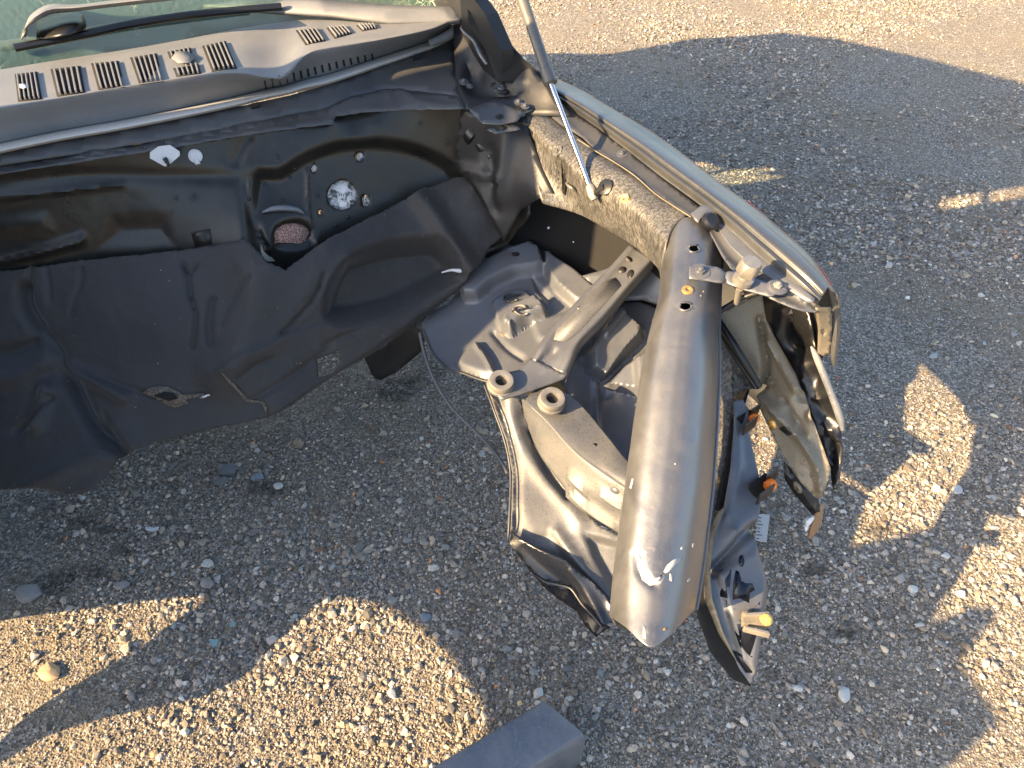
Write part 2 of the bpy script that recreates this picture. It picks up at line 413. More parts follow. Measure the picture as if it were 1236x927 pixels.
def bolt(name, c, n, r, mat, parent, washer=True, h=.7, label=None):
    p = []
    if washer: p += [(r*1.9, -.001), (r*1.9, r*.14), (r*1.25, r*.2)]
    else: p += [(r*1.0, -.001)]
    k = len(p); p += [(r, r*.22), (r, r*h), (r*.85, r*(h+.12)), (r*.5, r*(h+.14)), (r*.5, r*(h+.5)), (r*.35, r*(h+.6))]
    return turn(name, c, n, p, mat, parent, seg=24, label=label, hexes=(k, k+1))
def ring(name, c, n, ro, ri, h, mat, parent, label=None):
    p = [(ro*1.08, -.002), (ro*1.08, h*.2), (ro, h*.25), (ro, h*.85), (ro*.94, h), ((ro+ri)/2, h*1.02), (ri, h*.92), (ri, h*.3), (ri*.8, h*.25), (ri*.8, -.01)]
    o = turn(name, c, n, p, mat, parent, seg=32, label=label)
    return o
def prism(name, outline, mat, parent, h, bevel=.001, label=None, d=(0, 0, -1)):
    """Solid plate: outline points (px,py,z) as the visible face, pushed h metres along d."""
    T = [P(*p) for p in outline]; d = Vector(d).normalized()*h; B = [p+d for p in T]; n = len(T)
    Fc = [tuple(range(n)), tuple(range(n, 2*n))[::-1]]+[(i, (i+1) % n, n+(i+1) % n, n+i) for i in range(n)]
    return mesh_from(name, [tuple(p) for p in T+B], Fc, mat, parent, smooth=False, bevel=bevel, label=label)
def wbox(name, c, ax, ay, az, mat, parent, bevel=.002, label=None):
    c, ax, ay, az = map(Vector, (c, ax, ay, az)); V = [c+ax*i+ay*j+az*k for i in (-1, 1) for j in (-1, 1) for k in (-1, 1)]
    Fc = [(0, 1, 3, 2), (4, 6, 7, 5), (0, 4, 5, 1), (2, 3, 7, 6), (0, 2, 6, 4), (1, 5, 7, 3)]
    return mesh_from(name, [tuple(v) for v in V], Fc, mat, parent, smooth=False, bevel=bevel, label=label)
UP = Vector((0, 0, 1))
def hit(obj, px, py, off=0.0):
    t = BV[obj.name]
    if isinstance(t, tuple): t = BV[obj.name] = BVHTree.FromPolygons(*t)
    o = Vector((0, 0, CAMH)); d = ray(px, py).normalized(); loc, n, *_ = t.ray_cast(o, d)
    if loc is None:
        return None, None
    if n.dot(d) > 0: n = -n
    return loc+n*off, n
def disc(name, obj, px, py, rx, ry, mat, ang=0, off=.0015, poly=None, label=None, thick=.0008, n=16):
    """A thin plate, stain or plug seated on the surface of obj at a photo pixel."""
    pts = poly or ell(px, py, rx, ry, ang, n); V = []; z0 = None
    for x, y in pts:
        l, nn = hit(obj, x, y, off)
        if l is None: return None
        V.append(tuple(l))
    c, nn = hit(obj, sum(p[0] for p in pts)/len(pts), sum(p[1] for p in pts)/len(pts), off)
    if c is None: return None
    V.append(tuple(c)); m = len(pts)
    return mesh_from(name, V, [(i, (i+1) % m, m) for i in range(m)], mat, obj if obj.parent is not None and obj.parent.parent is None else obj.parent, thick=thick, label=label)
def bolt_on(name, obj, px, py, r, mat, **k):
    c, n = hit(obj, px, py)
    return bolt(name, c, n, r, mat, obj if obj.parent is not None and obj.parent.parent is None else obj.parent, **k) if c else None

# ------------------------------------------------------------------ ground sheet
def gh(x, y):
    return .010*mnoise.noise(Vector((x*1.6, y*1.6, 3.1))) + .005*mnoise.noise(Vector((x*6, y*6, 9.1)))
def build_ground():
    xs = np.r_[-120, -60, -30, -15, -8, -5, np.arange(-3.2, 5.2, .06), 6.5, 9, 15, 30, 60, 120]
    ys = np.r_[-60, -30, -12, -5, -2, np.arange(-.4, 6.6, .06), 8, 11, 18, 30, 60, 150]
    V = [(x, y, gh(x, y)) for y in ys for x in xs]; n = len(xs)
    Fc = [(j*n+i, j*n+i+1, (j+1)*n+i+1, (j+1)*n+i) for j in range(len(ys)-1) for i in range(n-1)]
    me = bpy.data.meshes.new('ground'); me.from_pydata(V, [], Fc); me.polygons.foreach_set('use_smooth', [True]*len(Fc))
    tag(link('ground', me, 'ground'), kind='structure')
build_ground()

# ------------------------------------------------------------------ the car
CF = Vector((.52, -.854, 0)); CR = Vector((.854, .52, 0))     # toward the car's nose, toward its near wing
car = bpy.data.objects.new('wrecked_car', None); COL.objects.link(car); car.location = BASE
tag(car, 'stripped grey wrecked car with empty engine bay, torn insulation and bent front rail', 'car')

# windscreen, dashboard below it
ws = sheet('windscreen', [(-60, 106, .945), (60, 88, .945), (150, 74, .945), (230, 60, .946), (300, 46, .947), (380, 34, .95), (470, 24, .955), (560, 20, .96),
      (560, -60, 1.09), (300, -60, 1.11), (-60, -60, 1.14)], 'glass', car, ctrl=[(100, 0, 1.05), (300, 0, 1.03)], res=14, thick=.005)
sheet('dashboard', [(-70, 100, .80), (150, 80, .80), (300, 60, .80), (560, 40, .80), (560, -80, .78), (-70, -80, .78)], 'dark', car, res=30)
tube('dash_trim', [P(-40, 62, .955), P(60, 48, .955), P(160, 30, .955), P(300, 12, .955)], .012, 'tray', car)
# wiper arm and blade
wa = loft('wiper_arm', [[P(x, y+a, z), P(x+2, y-h*.5, z+.015), P(x+4, y-h, z)] for x, y, h, z, a in
      [(27, 46, 4, 1.0, 2), (30, 34, 12, 1.03, 3), (45, 22, 13, 1.05, 3), (62, 14, 10, 1.055, 3), (90, 11, 6, 1.055, 3), (150, 4, 6, 1.06, 3), (240, -6, 6, 1.07, 3)]], 'cowl', car, thick=.003)
loft('wiper_cover', [[P(x, y0, z), P(x, (y0+y1)/2, z+.012), P(x, y1, z)] for x, y0, y1, z in [(44, 48, 24, 1.0), (70, 44, 17, 1.02), (96, 38, 15, 1.02), (104, 34, 26, 1.0)]], 'black', wa, thick=.003)
tube('wiper_blade', [P(18, 58, .995), P(100, 42, 1.0), P(160, 29, 1.005), P(240, 17, 1.01), P(340, 8, 1.01)], .0085, 'black', car, seg=8)
sheet('windscreen_trim', [(245, 6, 1.005), (330, 13, 1.0), (400, 17, 1.0), (470, 26, .99), (555, 24, .99), (556, 8, 1.0), (470, 6, 1.01), (330, -6, 1.02)], 'cowl', car, res=10, thick=.01, label='blue grey trim at foot of windscreen')

# cowl grille panel
XS = [-60, 60, 150, 230, 285, 325, 345, 370, 400, 460, 520, 552]
YB = [95, 75, 61, 47, 36, 30, 27, 24, 20, 14, 8, 4]
YV = [140, 121, 105, 93, 88, 93, 90, 66, 57, 47, 34, 20]
YL = [190, 164, 148, 132, 120, 110, 106, 99, 92, 72, 52, 38]
rows = [[P(x, y+4, .958) for x, y in zip(XS, YB)], [P(x, y, .978) for x, y in zip(XS, YB)],
        [P(x, .45*b+.55*v, .984-(.012 if 300 < x < 350 else 0)) for x, b, v in zip(XS, YB, YV)],
        [P(x, v-3, .986-(.010 if 300 < x < 360 else 0)) for x, v in zip(XS, YV)], [P(x, v+2, .983-(.010 if 300 < x < 360 else 0)) for x, v in zip(XS, YV)],
        [P(x, .5*(l+v), .948) for x, v, l in zip(XS, YV, YL)], [P(x, l-3, .916) for x, l in zip(XS, YL)]]
cowl = loft('cowl_panel', rows, 'cowl', car, nu=6, nv=5, thick=.003, angle=60)
loft('cowl_lip', [[P(x, l-4, .917) for x, l in zip(XS, YL)], [P(x, l+1, .923) for x, l in zip(XS, YL)], [P(x, l+6, .920) for x, l in zip(XS, YL)], [P(x, l+9, .910) for x, l in zip(XS, YL)]], 'strip', cowl, nu=6, nv=3, thick=.004)
# raised ramp and corner of the cowl panel
tube('panel_corner', [P(520, 52, .945), P(545, 40, .95), P(552, 24, .965), P(548, 6, .98)], [.008, .012, .013, .01], 'cowl', cowl)
VENTS = [[(18, 90), (45, 87), (51, 120), (22, 123)], [(61, 84), (97, 80), (103, 112), (69, 117)], [(110, 77), (143, 74), (151, 105), (119, 109)], [(157, 70), (189, 65), (198, 98), (168, 102)],
         [(202, 63), (230, 58), (233, 69), (205, 71)], [(209, 83), (240, 78), (243, 89), (213, 93)], [(244, 56), (272, 50), (286, 83), (256, 87)], [(357, 37), (383, 35), (393, 50), (369, 55)],
         [(394, 34), (416, 32), (425, 41), (404, 47)], [(430, 31), (452, 30), (455, 35), (437, 38)]]
for vi, q in enumerate(VENTS):
    q = [np.array(p, float) for p in q]
    v = disc('vent', cowl, 0, 0, 0, 0, 'blackmatt', poly=[tuple(p) for p in q], off=.0012)
    if v is None: continue
    for k in range(5):
        t = (k+.75)/5.3; a = q[0]*(1-t)+q[1]*t; b = q[3]*(1-t)+q[2]*t; a2 = a*.93+b*.07; b2 = b*.97+a*.03
        wv = (q[1]-q[0])/5.3*.34
        pa, na = hit(cowl, *a2, .002); pb, _ = hit(cowl, *b2, .002); pc, _ = hit(cowl, *(a2+wv), .002)
        if None in (pa, pb, pc): continue
        ww = (pc-pa).length/2
        mesh_s = wbox('louvre', (pa+pb)/2+na*.002, (pb-pa)/2, (pc-pa)/2, na*.003, 'cowl', v, bevel=.0006)
for k in range(26):
    t = k/25.0; x = 311+t*215; y = 104-t*52-4*math.sin(t*math.pi)
    if 486 < x < 503: continue
    h = 6.2-3.2*t
    disc('drain_slot', cowl, 0, 0, 0, 0, 'blackmatt', poly=[(x-1.2, y-h+2), (x+1.0, y-h+1.5), (x+2.6, y+h), (x+.4, y+h+.5)], off=.0012)
for q in ([(25, 106), (31, 105), (37, 108), (31, 111), (26, 110)], [(208, 74), (214, 66), (228, 66), (238, 72), (230, 80), (216, 80)]):
    disc('leaf_scrap' if q[0][0] < 100 else 'broken_rib', cowl, 0, 0, 0, 0, 'whiteplastic' if q[0][0] < 100 else 'cowl', poly=q, off=.007)

# plenum wall and ledge below the cowl lip
BX = [(-60, 209), (110, 183), (220, 165), (300, 149), (360, 138), (396, 131), (425, 118), (465, 109), (500, 111), (552, 116)]
pw = sheet('plenum_wall', [(x, y, z) for x, y, z in [(-60, 194, .912), (60, 170, .912), (150, 154, .912), (230, 139, .912), (300, 126, .912), (350, 115, .912), (400, 101, .912), (460, 80, .914), (520, 59, .916), (548, 44, .92)]]
      + [(x, y, .884) for x, y in BX[::-1]], 'ledge', car, res=8, feats=[waves(.003, .02)])
for x, y in ((503, 70), (308, 127)):
    c, n = hit(pw, x, y+2, .004)
    if c: wbox('clip', c, CR*.010, UP*.006, n*.004, 'black', pw)
LO = [(-60, 219), (110, 193), (220, 176), (300, 162), (360, 154), (403, 149), (405, 140), (435, 135), (490, 132), (562, 133)]
ld = sheet('firewall_ledge', [(x, y-1, .888) for x, y in BX]+[(x, y, .878) for x, y in LO[::-1]], 'ledge', car, res=5, jag=.35, thick=.002,
      feats=[ridge([(-60, 212), (110, 186), (300, 153), (395, 135)], -.006, 3), waves(.006, .04, 3), ridge([(400, 134), (430, 120), (470, 113)], .006, 4), ridge([(480, 108), (510, 125), (560, 130)], .005, 4)])
# firewall with its openings
HOLES = [ell(417, 236, 18.5, 18), ell(438, 190, 5.2, 5.2), ell(381, 203, 3.4, 4.6), ell(446, 243, 4.6, 7.2), ell(354, 281, 25.5, 15, 4), ell(391, 256, 3, 3)]
arch = [(300, 212), (335, 200), (365, 182), (400, 170), (440, 164), (480, 166), (520, 178), (560, 205), (620, 290), (420, 345), (300, 345)]
fw = sheet('firewall', [(x, y-2, .872) for x, y in LO]+[(600, 142, .875), (645, 150, .87), (640, 260, .67), (600, 310, .54), (460, 320, .57), (300, 372, .54), (100, 385, .54), (-60, 395, .54)], 'firewall', car,
      ctrl=[(200, 260, .745), (60, 280, .74), (60, 325, .655), (200, 310, .66), (330, 300, .68), (430, 240, .715), (560, 200, .735), (330, 230, .765), (450, 150, .85)], holes=HOLES, res=3.6, thick=.003,
      feats=[dome(arch, -.028, 14), dome([(-60, 236), (150, 216), (156, 228), (-60, 252)], .006, 5), ridge([(-60, 328), (18, 309), (60, 299), (97, 289)], .014, 6), ridge([(-60, 228), (80, 212), (200, 213), (300, 214)], -.006, 8),
             dome([(130, 255), (215, 250), (215, 300), (110, 305)], -.010, 22), ridge([(295, 222), (300, 260), (312, 300)], -.010, 5), ridge([(372, 205), (376, 260), (390, 300)], .005, 3), ridge([(285, 195), (300, 165)], -.006, 8), dome([(-90, 262), (60, 250), (75, 285), (-90, 300)], .006, 14), waves(.004, .02, 5),
             dome(ell(354, 283, 36, 26), -.012, 10)])
def facing(name, ref, poly, mat, off, thick, label=None):
    l, n = hit(fw, *ref); V = [tuple(onplane(x, y, l+n*off, n)) for x, y in poly]
    return mesh_from(name, V, [tuple(range(len(V)))], mat, fw, thick=thick, smooth=False, label=label)
def behind(name, ring_, mat, depth, label=None, **k):
    c = np.mean(ring_, 0); q = [(c[0]+(x-c[0])*1.25, c[1]+(y-c[1])*1.25) for x, y in ring_]; V = []
    l, n = None, None
    for dx in (26, -26, 34, -34, 48):
        l, n = hit(fw, c[0]+dx, c[1])
        if l: break
    V = [tuple(onplane(x, y, l-n*depth, n)) for x, y in q]+[tuple(onplane(c[0], c[1], l-n*depth*1.2, n))]
    m = len(q); return mesh_from(name, V, [(i, (i+1) % m, m) for i in range(m)], mat, fw, thick=.002, label=label)
behind('foil_patch', HOLES[0], 'foil', .012); behind('foil_patch', HOLES[1], 'foil', .010); behind('foil_patch', HOLES[2], 'whiteplastic', .006); behind('foil_patch', HOLES[3], 'foil', .010)
m_, t_, b_ = newmat('red_brown_carpet'); t_.links.new(ramp(t_, nz(t_, 420, 3, .8), [(.42, (.05, .02, .015)), (.6, (.55, .34, .28))]), b_.inputs['Base Color']); b_.inputs['Roughness'].default_value = 1; M['carpet'] = m_
behind('carpet_patch', HOLES[4], 'carpet', .010, 'red brown carpet seen through oval opening'); behind('carpet_patch', HOLES[5], 'carpet', .008)
c, n = hit(fw, 325, 285, .002)
tube('opening_lip', [hit(fw, x, y, .006)[0] for x, y in ((317, 257), (330, 253), (345, 252), (358, 253.5), (368, 258))], [.002, .006, .007, .006, .002], 'barpaint', fw, label='lip above oval opening with its blue highlight coloured in')  # lip tinted blue-grey to stand for its highlight
mt_ = ell(354, 283, 26, 16, 4, 28)
facing('torn_crescent', (312, 296), mat='zinc', off=.012, thick=.002, poly=[(315, 294), (318, 303), (324, 309), (332, 312), (340, 311), (333, 315), (324, 316), (318, 312), (315, 304)])
sq = facing('white_gasket', (199, 192), [(181, 184), (191, 177), (205, 175), (217, 183), (217, 188), (204, 199), (199, 201), (181, 191)], 'whiteplastic', .026, .003, label='white square gasket with a black stud')
c, n = hit(fw, 200, 188, .028); tube('gasket_stud', [c, c+n*.010+Vector((.004, 0, -.012))], [.005, .003], 'black', fw, smooth=0)
c, n = hit(fw, 236, 188, .002); turn('white_grommet', c, n, [(.014, 0), (.014, .004), (.009, .006), (.006, .006)], 'whiteplastic', fw, label='white plastic grommet')
tube('grommet_stem', [c, c+Vector((.004, -.010, -.014))], [.007, .0055], 'whiteplastic', fw, smooth=0)
for x, y, r in ((233, 237, .006), (246, 287, .009), (334, 190, .005), (541, 170, .006), (507, 148, .004), (212, 239, .004)):
    bolt_on('firewall_bolt', fw, x, y, r, 'dark', h=.4)
for x, y in ((320, 222), (356, 204), (383, 236), (341, 242), (372, 295), (301, 240), (350, 214), (405, 272), (420, 262), (348, 272)):
    disc('rivet', fw, x, y, 2.2, 2.2, 'dark', off=.002)
bf = disc('stud_plate', fw, 0, 0, 0, 0, 'firewall', poly=[(231, 281), (253, 276), (256, 294), (236, 298)], off=.003)

# ------------------------------------------------------------------ insulation mat hanging from the firewall
MO = [(-60, 332, .66), (20, 326, .665), (100, 314, .68), (180, 306, .685), (250, 297, .69), (300, 292, .69), (325, 318, .67), (345, 326, .655), (372, 305, .67), (395, 290, .68), (430, 271, .685), (470, 251, .69), (510, 230, .705), (548, 214, .72), (562, 213, .72), (572, 225, .71), (592, 257, .66), (607, 286, .61), (590, 300, .595), (580, 318, .575), (566, 330, .56),
      (552, 353, .525), (520, 378, .495), (460, 421, .455), (400, 456, .43), (345, 494, .41), (326, 503, .40), (300, 508, .40), (240, 521, .39), (190, 533, .38), (155, 546, .375), (145, 553, .37), (128, 575, .35), (105, 594, .335), (80, 597, .33), (48, 588, .33), (18, 590, .32), (-60, 596, .30)]
mat = sheet('insulation_mat', MO, 'felt', car, ctrl=[(200, 400, .565), (60, 450, .48), (400, 380, .555), (300, 430, .51), (100, 380, .59), (250, 480, .44), (500, 310, .61), (420, 310, .655)],
      holes=[[(382, 433), (395, 427), (410, 421), (411, 437), (400, 450), (384, 456)]], res=3, thick=.006, jag=.5, angle=80, feats=[
      dome([(386, 382), (392, 345), (412, 312), (445, 292), (490, 280), (530, 282), (552, 300), (560, 325), (548, 345), (510, 368), (470, 388), (430, 398), (400, 396)], -.060, 20, 3),
      ridge([(500, 232), (525, 262), (548, 300), (572, 330)], .022, 13), ridge([(395, 292), (380, 330), (360, 370), (330, 410), (285, 440)], .006, 14), ridge([(300, 300), (310, 360), (290, 420), (270, 450)], .020, 26),
      ridge([(28, 350), (32, 372), (48, 398), (70, 430), (90, 470), (112, 510), (150, 548)], -.026, 8), ridge([(52, 405), (66, 430), (90, 448), (118, 462), (150, 480)], .018, 8),
      ridge([(58, 470), (54, 490), (44, 512)], .020, 9), ridge([(20, 520), (40, 505), (62, 480)], -.014, 4), ridge([(36, 325), (32, 350)], -.008, 4), ridge([(55, 322), (58, 345), (60, 362)], -.006, 3),
      ridge([(98, 325), (96, 345), (88, 365), (84, 380)], -.005, 3), ridge([(220, 318), (227, 335), (229, 355), (236, 382), (232, 420)], -.009, 2.5), ridge([(238, 318), (230, 332)], -.006, 2), ridge([(256, 362), (252, 390), (254, 415)], -.010, 4),
      ridge([(305, 335), (290, 350), (278, 368), (268, 392)], -.006, 2.5), ridge([(268, 440), (290, 425), (325, 412), (352, 392), (380, 360), (392, 330)], -.007, 2.5), ridge([(292, 455), (310, 440), (330, 432)], -.007, 2.5),
      ridge([(392, 415), (440, 395), (490, 375), (520, 352)], -.005, 3), ridge([(310, 480), (350, 455), (400, 418)], -.006, 4), ridge([(120, 455), (160, 470), (190, 480)], -.006, 3), ridge([(125, 500), (135, 530), (150, 548)], -.008, 4),
      dome([(262, 440), (330, 405), (560, 335), (600, 300), (552, 353), (345, 494), (326, 503), (318, 488), (298, 482), (285, 465)], .008, 3), waves(.010, .012, 1), waves(.004, .05, 2),
      ridge([(30, 590), (100, 555), (145, 545)], .012, 14), ridge([(-60, 470), (20, 455), (50, 440)], .016, 12), ridge([(-60, 430), (10, 425), (40, 415)], -.014, 8)])
torn = tube('torn_edge', [hit(mat, x, y, .002)[0] for x, y in ((268, 450), (280, 462), (290, 472), (299, 482), (312, 484), (320, 488), (322, 497))], [.0015, .0035, .003, .004, .0025, .0035, .002], 'torn', mat, seg=7, smooth=3, label='frayed light edge of torn insulation')
disc('padding_tear', mat, 0, 0, 0, 0, 'torn', poly=[(170, 476), (180, 469), (190, 466), (204, 467), (215, 472), (222, 476), (246, 474), (248, 477), (225, 482), (228, 487), (212, 492), (200, 488), (188, 482)], off=.004, thick=.003, label='ragged hole showing pale padding')
disc('padding_tear', mat, 0, 0, 0, 0, 'blackmatt', poly=[(188, 478), (200, 472), (212, 474), (216, 481), (205, 484)], off=.008)
disc('foil_scrap', mat, 0, 0, 0, 0, 'foil', poly=[(242, 479), (254, 474), (255, 476), (244, 481)], off=.006)
wc = tube('white_clip', [P(533, 329, .565), P(545, 326, .57), (P(556, 327, .57)), P(566, 325, .572)], [.0015, .003, .005, .003], 'whiteplastic', car, label='broken white plastic clip on mat edge')
sheet('floor_edge', [(438, 428, .40), (475, 402, .41), (508, 384, .42), (515, 400, .40), (508, 425, .33), (478, 450, .28), (460, 458, .26), (448, 450, .28)], 'dark', car, res=6, feats=[ridge([(462, 410), (455, 455)], .01, 6)])
sheet('lower_crossmember', [(500, 385, .47), (530, 378, .48), (548, 385, .47), (536, 400, .46), (528, 416, .44), (516, 414, .43), (505, 400, .44)], 'ledge', car, res=5, feats=[ridge([(505, 395), (530, 392)], .006, 4)])

# ------------------------------------------------------------------ scuttle corner
sheet('scuttle_corner', [(546, -30, 1.03), (572, -30, 1.04), (590, 20, 1.0), (612, 48, .975), (635, 74, .955), (662, 104, .93), (690, 140, .89), (650, 140, .88), (600, 132, .88), (562, 132, .88), (550, 110, .885), (548, 60, .93)], 'dark', car, res=6,
      ctrl=[(580, 90, .90), (600, 60, .95)], feats=[dome([(562, 60), (575, 80), (600, 100), (640, 100), (620, 120), (560, 115)], -.015, 8), waves(.006, .05, 8)])
fr = sheet('wing_rear_shield', [(560, -30, 1.06), (566, 14, 1.02), (586, 22, 1.01), (606, 42, .99), (630, 70, .965), (660, 94, .94), (668, 108, .92), (640, 102, .91), (600, 98, .92), (585, 60, .96), (566, 30, 1.0)], 'blackmatt', car, res=6)
tube('weather_strip', [P(556, 34, .99), P(563, 42, .98), P(572, 50, .97), (P(580, 66, .955)), P(588, 78, .94)], [.002, .004, .004, .005, .004], 'grey', car)
hb = sheet('hinge_bracket', [(565, 131, .893), (596, 121, .897), (602, 124, .897), (625, 129, .893), (648, 131, .89), (632, 137, .888), (624, 146, .885), (605, 150, .883), (583, 149, .883)], 'silver', car, res=5, thick=.003, feats=[ridge([(604, 124), (622, 140)], .004, 3)])
tab = sheet('bracket_tab', [(587, 156, .876), (604, 151, .878), (624, 150, .878), (628, 156, .875), (598, 161, .872)], 'silver', hb, res=5, thick=.003, holes=[ell(605, 153.5, 7.5, 3)])
bolt_on('bracket_bolt', hb, 603, 141, .005, 'dark')
for x, y, r in ((605, 108, .010), (626, 123, .005), (634, 128, .005), (560, 99, .006), (567, 104, .004)): bolt('hinge_bolt', P(x, y, .898), UP+CF*.3, r, 'grey', car)
sheet('hinge_plate', [(592, 101, .905), (603, 96, .905), (616, 96, .905), (622, 104, .9), (610, 112, .9), (597, 110, .9)], 'dark', car, res=5, thick=.004)
st = sheet('strut_tower', [(556, 131, .875), (600, 146, .876), (634, 140, .876), (640, 165, .85), (655, 205, .80), (672, 238, .757), (650, 240, .75), (628, 254, .70), (608, 292, .62), (590, 258, .68), (570, 222, .73), (548, 200, .75)], 'dark', car, res=6,
      feats=[ridge([(612, 160), (600, 240)], .010, 7), ridge([(590, 180), (596, 255)], -.010, 6), waves(.004, .04, 12), ridge([(560, 205), (600, 215)], .008, 6)])
c = P(572, 163, .82); ax = (P(601, 190, .775)-c).normalized()+Vector((0, -.5, 0)); ax.normalize()
cy = turn('clutch_cylinder', c, ax, [(.024, -.01), (.026, 0), (.026, .010), (.018, .014), (.019, .040), (.013, .05), (.010, .052), (.010, .066), (.004, .07), (.004, .09), (.006, .092), (.005, .098)], 'black', car, label='black stubby cylinder on firewall corner')

# ------------------------------------------------------------------ dark wheel housing behind the tray
sheet('wheel_housing', [(560, 300, .50), (612, 262, .60), (640, 232, .66), (672, 228, .69), (705, 240, .68), (768, 288, .66), (812, 320, .66), (815, 420, .46), (800, 560, .36), (700, 560, .34), (640, 480, .42), (600, 440, .42)], 'blackmatt', car, ctrl=[(690, 330, .50), (740, 440, .40)], res=10)
ap = sheet('inner_arch_panel', [(702, 333, .575), (742, 322, .60), (775, 318, .62), (806, 326, .63), (806, 372, .56), (775, 362, .565), (745, 364, .555), (728, 378, .545), (712, 352, .56)], 'tray', car, res=6, feats=[ridge([(740, 320), (748, 365)], .006, 5)])
for x, y, a in ((662, 275, 2.2), (702, 263, 1.8), (745, 290, 1.4), (692, 292, 1)): turn('light_gap', P(x, y, .62), (0, -1, .6), [(.0012*a, 0), (.0014*a, .001), (.0005*a, .002)], 'whiteplastic', car, seg=8)

# ------------------------------------------------------------------ battery tray
bt = sheet('battery_tray', [(509, 390, .47), (520, 376, .48), (540, 366, .49), (552, 352, .505), (552, 336, .52), (572, 322, .53), (596, 300, .54), (616, 290, .545), (640, 284, .55), (660, 290, .55), (668, 312, .545), (690, 326, .55), (716, 345, .55), (728, 380, .53), (700, 405, .53), (668, 430, .525), (645, 448, .52), (604, 462, .51), (582, 458, .50), (560, 450, .485), (538, 443, .475), (520, 426, .465)],
      'tray', car, ctrl=[(620, 400, .505), (560, 400, .485)], res=2.2, thick=.002, angle=50, feats=[
      press([(553, 338), (574, 324), (612, 306), (640, 297), (654, 304), (662, 330), (650, 334), (622, 338), (596, 350), (578, 366), (560, 366)], .034, 6), press([(654, 300), (668, 312), (694, 328), (722, 352), (722, 376), (694, 376), (668, 352), (656, 332)], .030, 6),
      press([(592, 366), (612, 352), (634, 350), (652, 368), (664, 386), (640, 394), (616, 410), (600, 396)], .014, 4), press([(606, 392), (624, 373), (648, 365), (662, 378), (662, 388), (638, 394), (618, 410), (606, 404)], .026, 5),
      dome([(550, 440), (566, 418), (580, 416), (600, 450), (592, 460), (562, 452)], .014, 6), ridge([(596, 402), (612, 420), (630, 432)], -.010, 3.5), ridge([(575, 418), (590, 440), (598, 455)], .008, 3), dome([(636, 385), (700, 372), (712, 392), (672, 425), (646, 412)], .008, 6),
      ridge([(566, 322), (612, 302), (650, 300)], .004, 3), dome(ell(645, 294, 14, 7), .014, 5), dome([(640, 330), (668, 356), (664, 372), (645, 352)], -.012, 5), waves(.003, .04, 9)])
disc('mount_hole', bt, 622, 307, 5, 2.5, 'blackmatt'); disc('mount_hole', bt, 645, 291, 7, 4, 'blackmatt', off=.002)
for x, y, s in ((618, 361, 1), (629, 375, -1)):
    pts = [hit(bt, x+9*math.cos(a), y+4.5*math.sin(a), .005) for a in np.linspace(.4, 5.6, 12)]
    tube('spring_clip', [p[0] for p in pts if p[0]], .0022, 'dark' if s > 0 else 'zinc', bt, seg=8, smooth=2)
    pts = [hit(bt, x-10, y+3, .006)[0], hit(bt, x+11, y-4, .006)[0]]
    if None not in pts: tube('clip_pin', pts, .002, 'black', bt, smooth=0)
disc('rust_mark', bt, 0, 0, 0, 0, 'rust', poly=[(606, 402), (609, 406), (607, 407), (603, 403)], off=.001)
tube('tray_rim', [P(x, y, z+.002) for x, y, z in [(511, 398, .467), (522, 426, .467), (540, 444, .477), (560, 451, .487), (582, 459, .502), (604, 463, .512)]], .0022, 'ledge', bt)
tube('release_cable', [P(507, 402, .46), P(512, 425, .44), P(524, 458, .42), P(545, 492, .40), (P(575, 522, .39)), P(600, 550, .39), P(613, 572, .39)], .0040, 'grey', car, label='thin grey release cable hanging in the bay')

# ------------------------------------------------------------------ cross brace and bushings
br = [[(760, 295), (790, 313), .665], [(736, 322), (764, 342), .64], [(702, 357), (732, 380), .61], [(668, 394), (702, 412), .585], [(652, 414), (692, 434), .575], [(641, 434), (684, 452), .560]]
rows = []
for a, b, z in br:
    a = np.array(a, float); b = np.array(b, float); m1 = a*.88+b*.12; m2 = a*.14+b*.86; c_ = (a+b)/2
    rows.append([P(*a, z)-UP*.022, P(*a, z-.003), P(*m1, z+.003), P(*(a*.7+b*.3), z-.001), P(*c_, z-.003), P(*(a*.3+b*.7), z-.001), P(*m2, z+.003), P(*b, z-.003), P(*b, z)-UP*.024])
brace = loft('cross_brace', rows, 'grey', car, nu=3, nv=6, thick=.0025, angle=70, feats=[ridge([(668, 424), (648, 440)], -.010, 4)])
foot = sheet('brace_foot', [(641, 432, .560), (662, 442, .562), (684, 452, .558), (680, 458, .548), (657, 466, .545), (630, 475, .545), (606, 482, .545), (593, 472, .545), (590, 460, .545), (606, 450, .548), (624, 447, .55)], 'grey', brace, res=4, thick=.004)
for x, y, a, b_, an in ((759, 313, 6, 3.4, 38), (751, 326, 6.5, 5, -15), (761, 331, 7, 4.5, 120), (700, 372, 4, 3, 0), (690, 388, 4, 3, 0), (745, 345, 22, 8, 0)):
    if a < 20: disc('brace_slot', brace, x, y, a*.8, b_*.8, 'dark' if a > 4.5 else 'silver', ang=an, off=.0012)
wet = [(743, 335), (750, 345), (735, 362), (715, 383), (700, 400), (682, 413), (668, 410), (672, 397), (692, 378), (712, 355), (728, 340)]
disc('worn_patch', brace, 0, 0, 0, 0, 'greygrit', poly=wet, off=.0006, thick=.0004, label='dull grey worn patch along brace')
for x, y in ((604, 461), (665, 482)):
    ring('bushing', P(x, y+4, .548), UP+CF*.25, .0255, .0125, .020, 'zinc', car, label='round steel bushing at foot of brace' if x < 620 else 'round steel bushing on lower rail')
    turn('bushing_bore', P(x, y+4, .552), UP+CF*.25, [(.0115, 0), (.0115, .006), (.002, .005)], 'blackmatt', car)

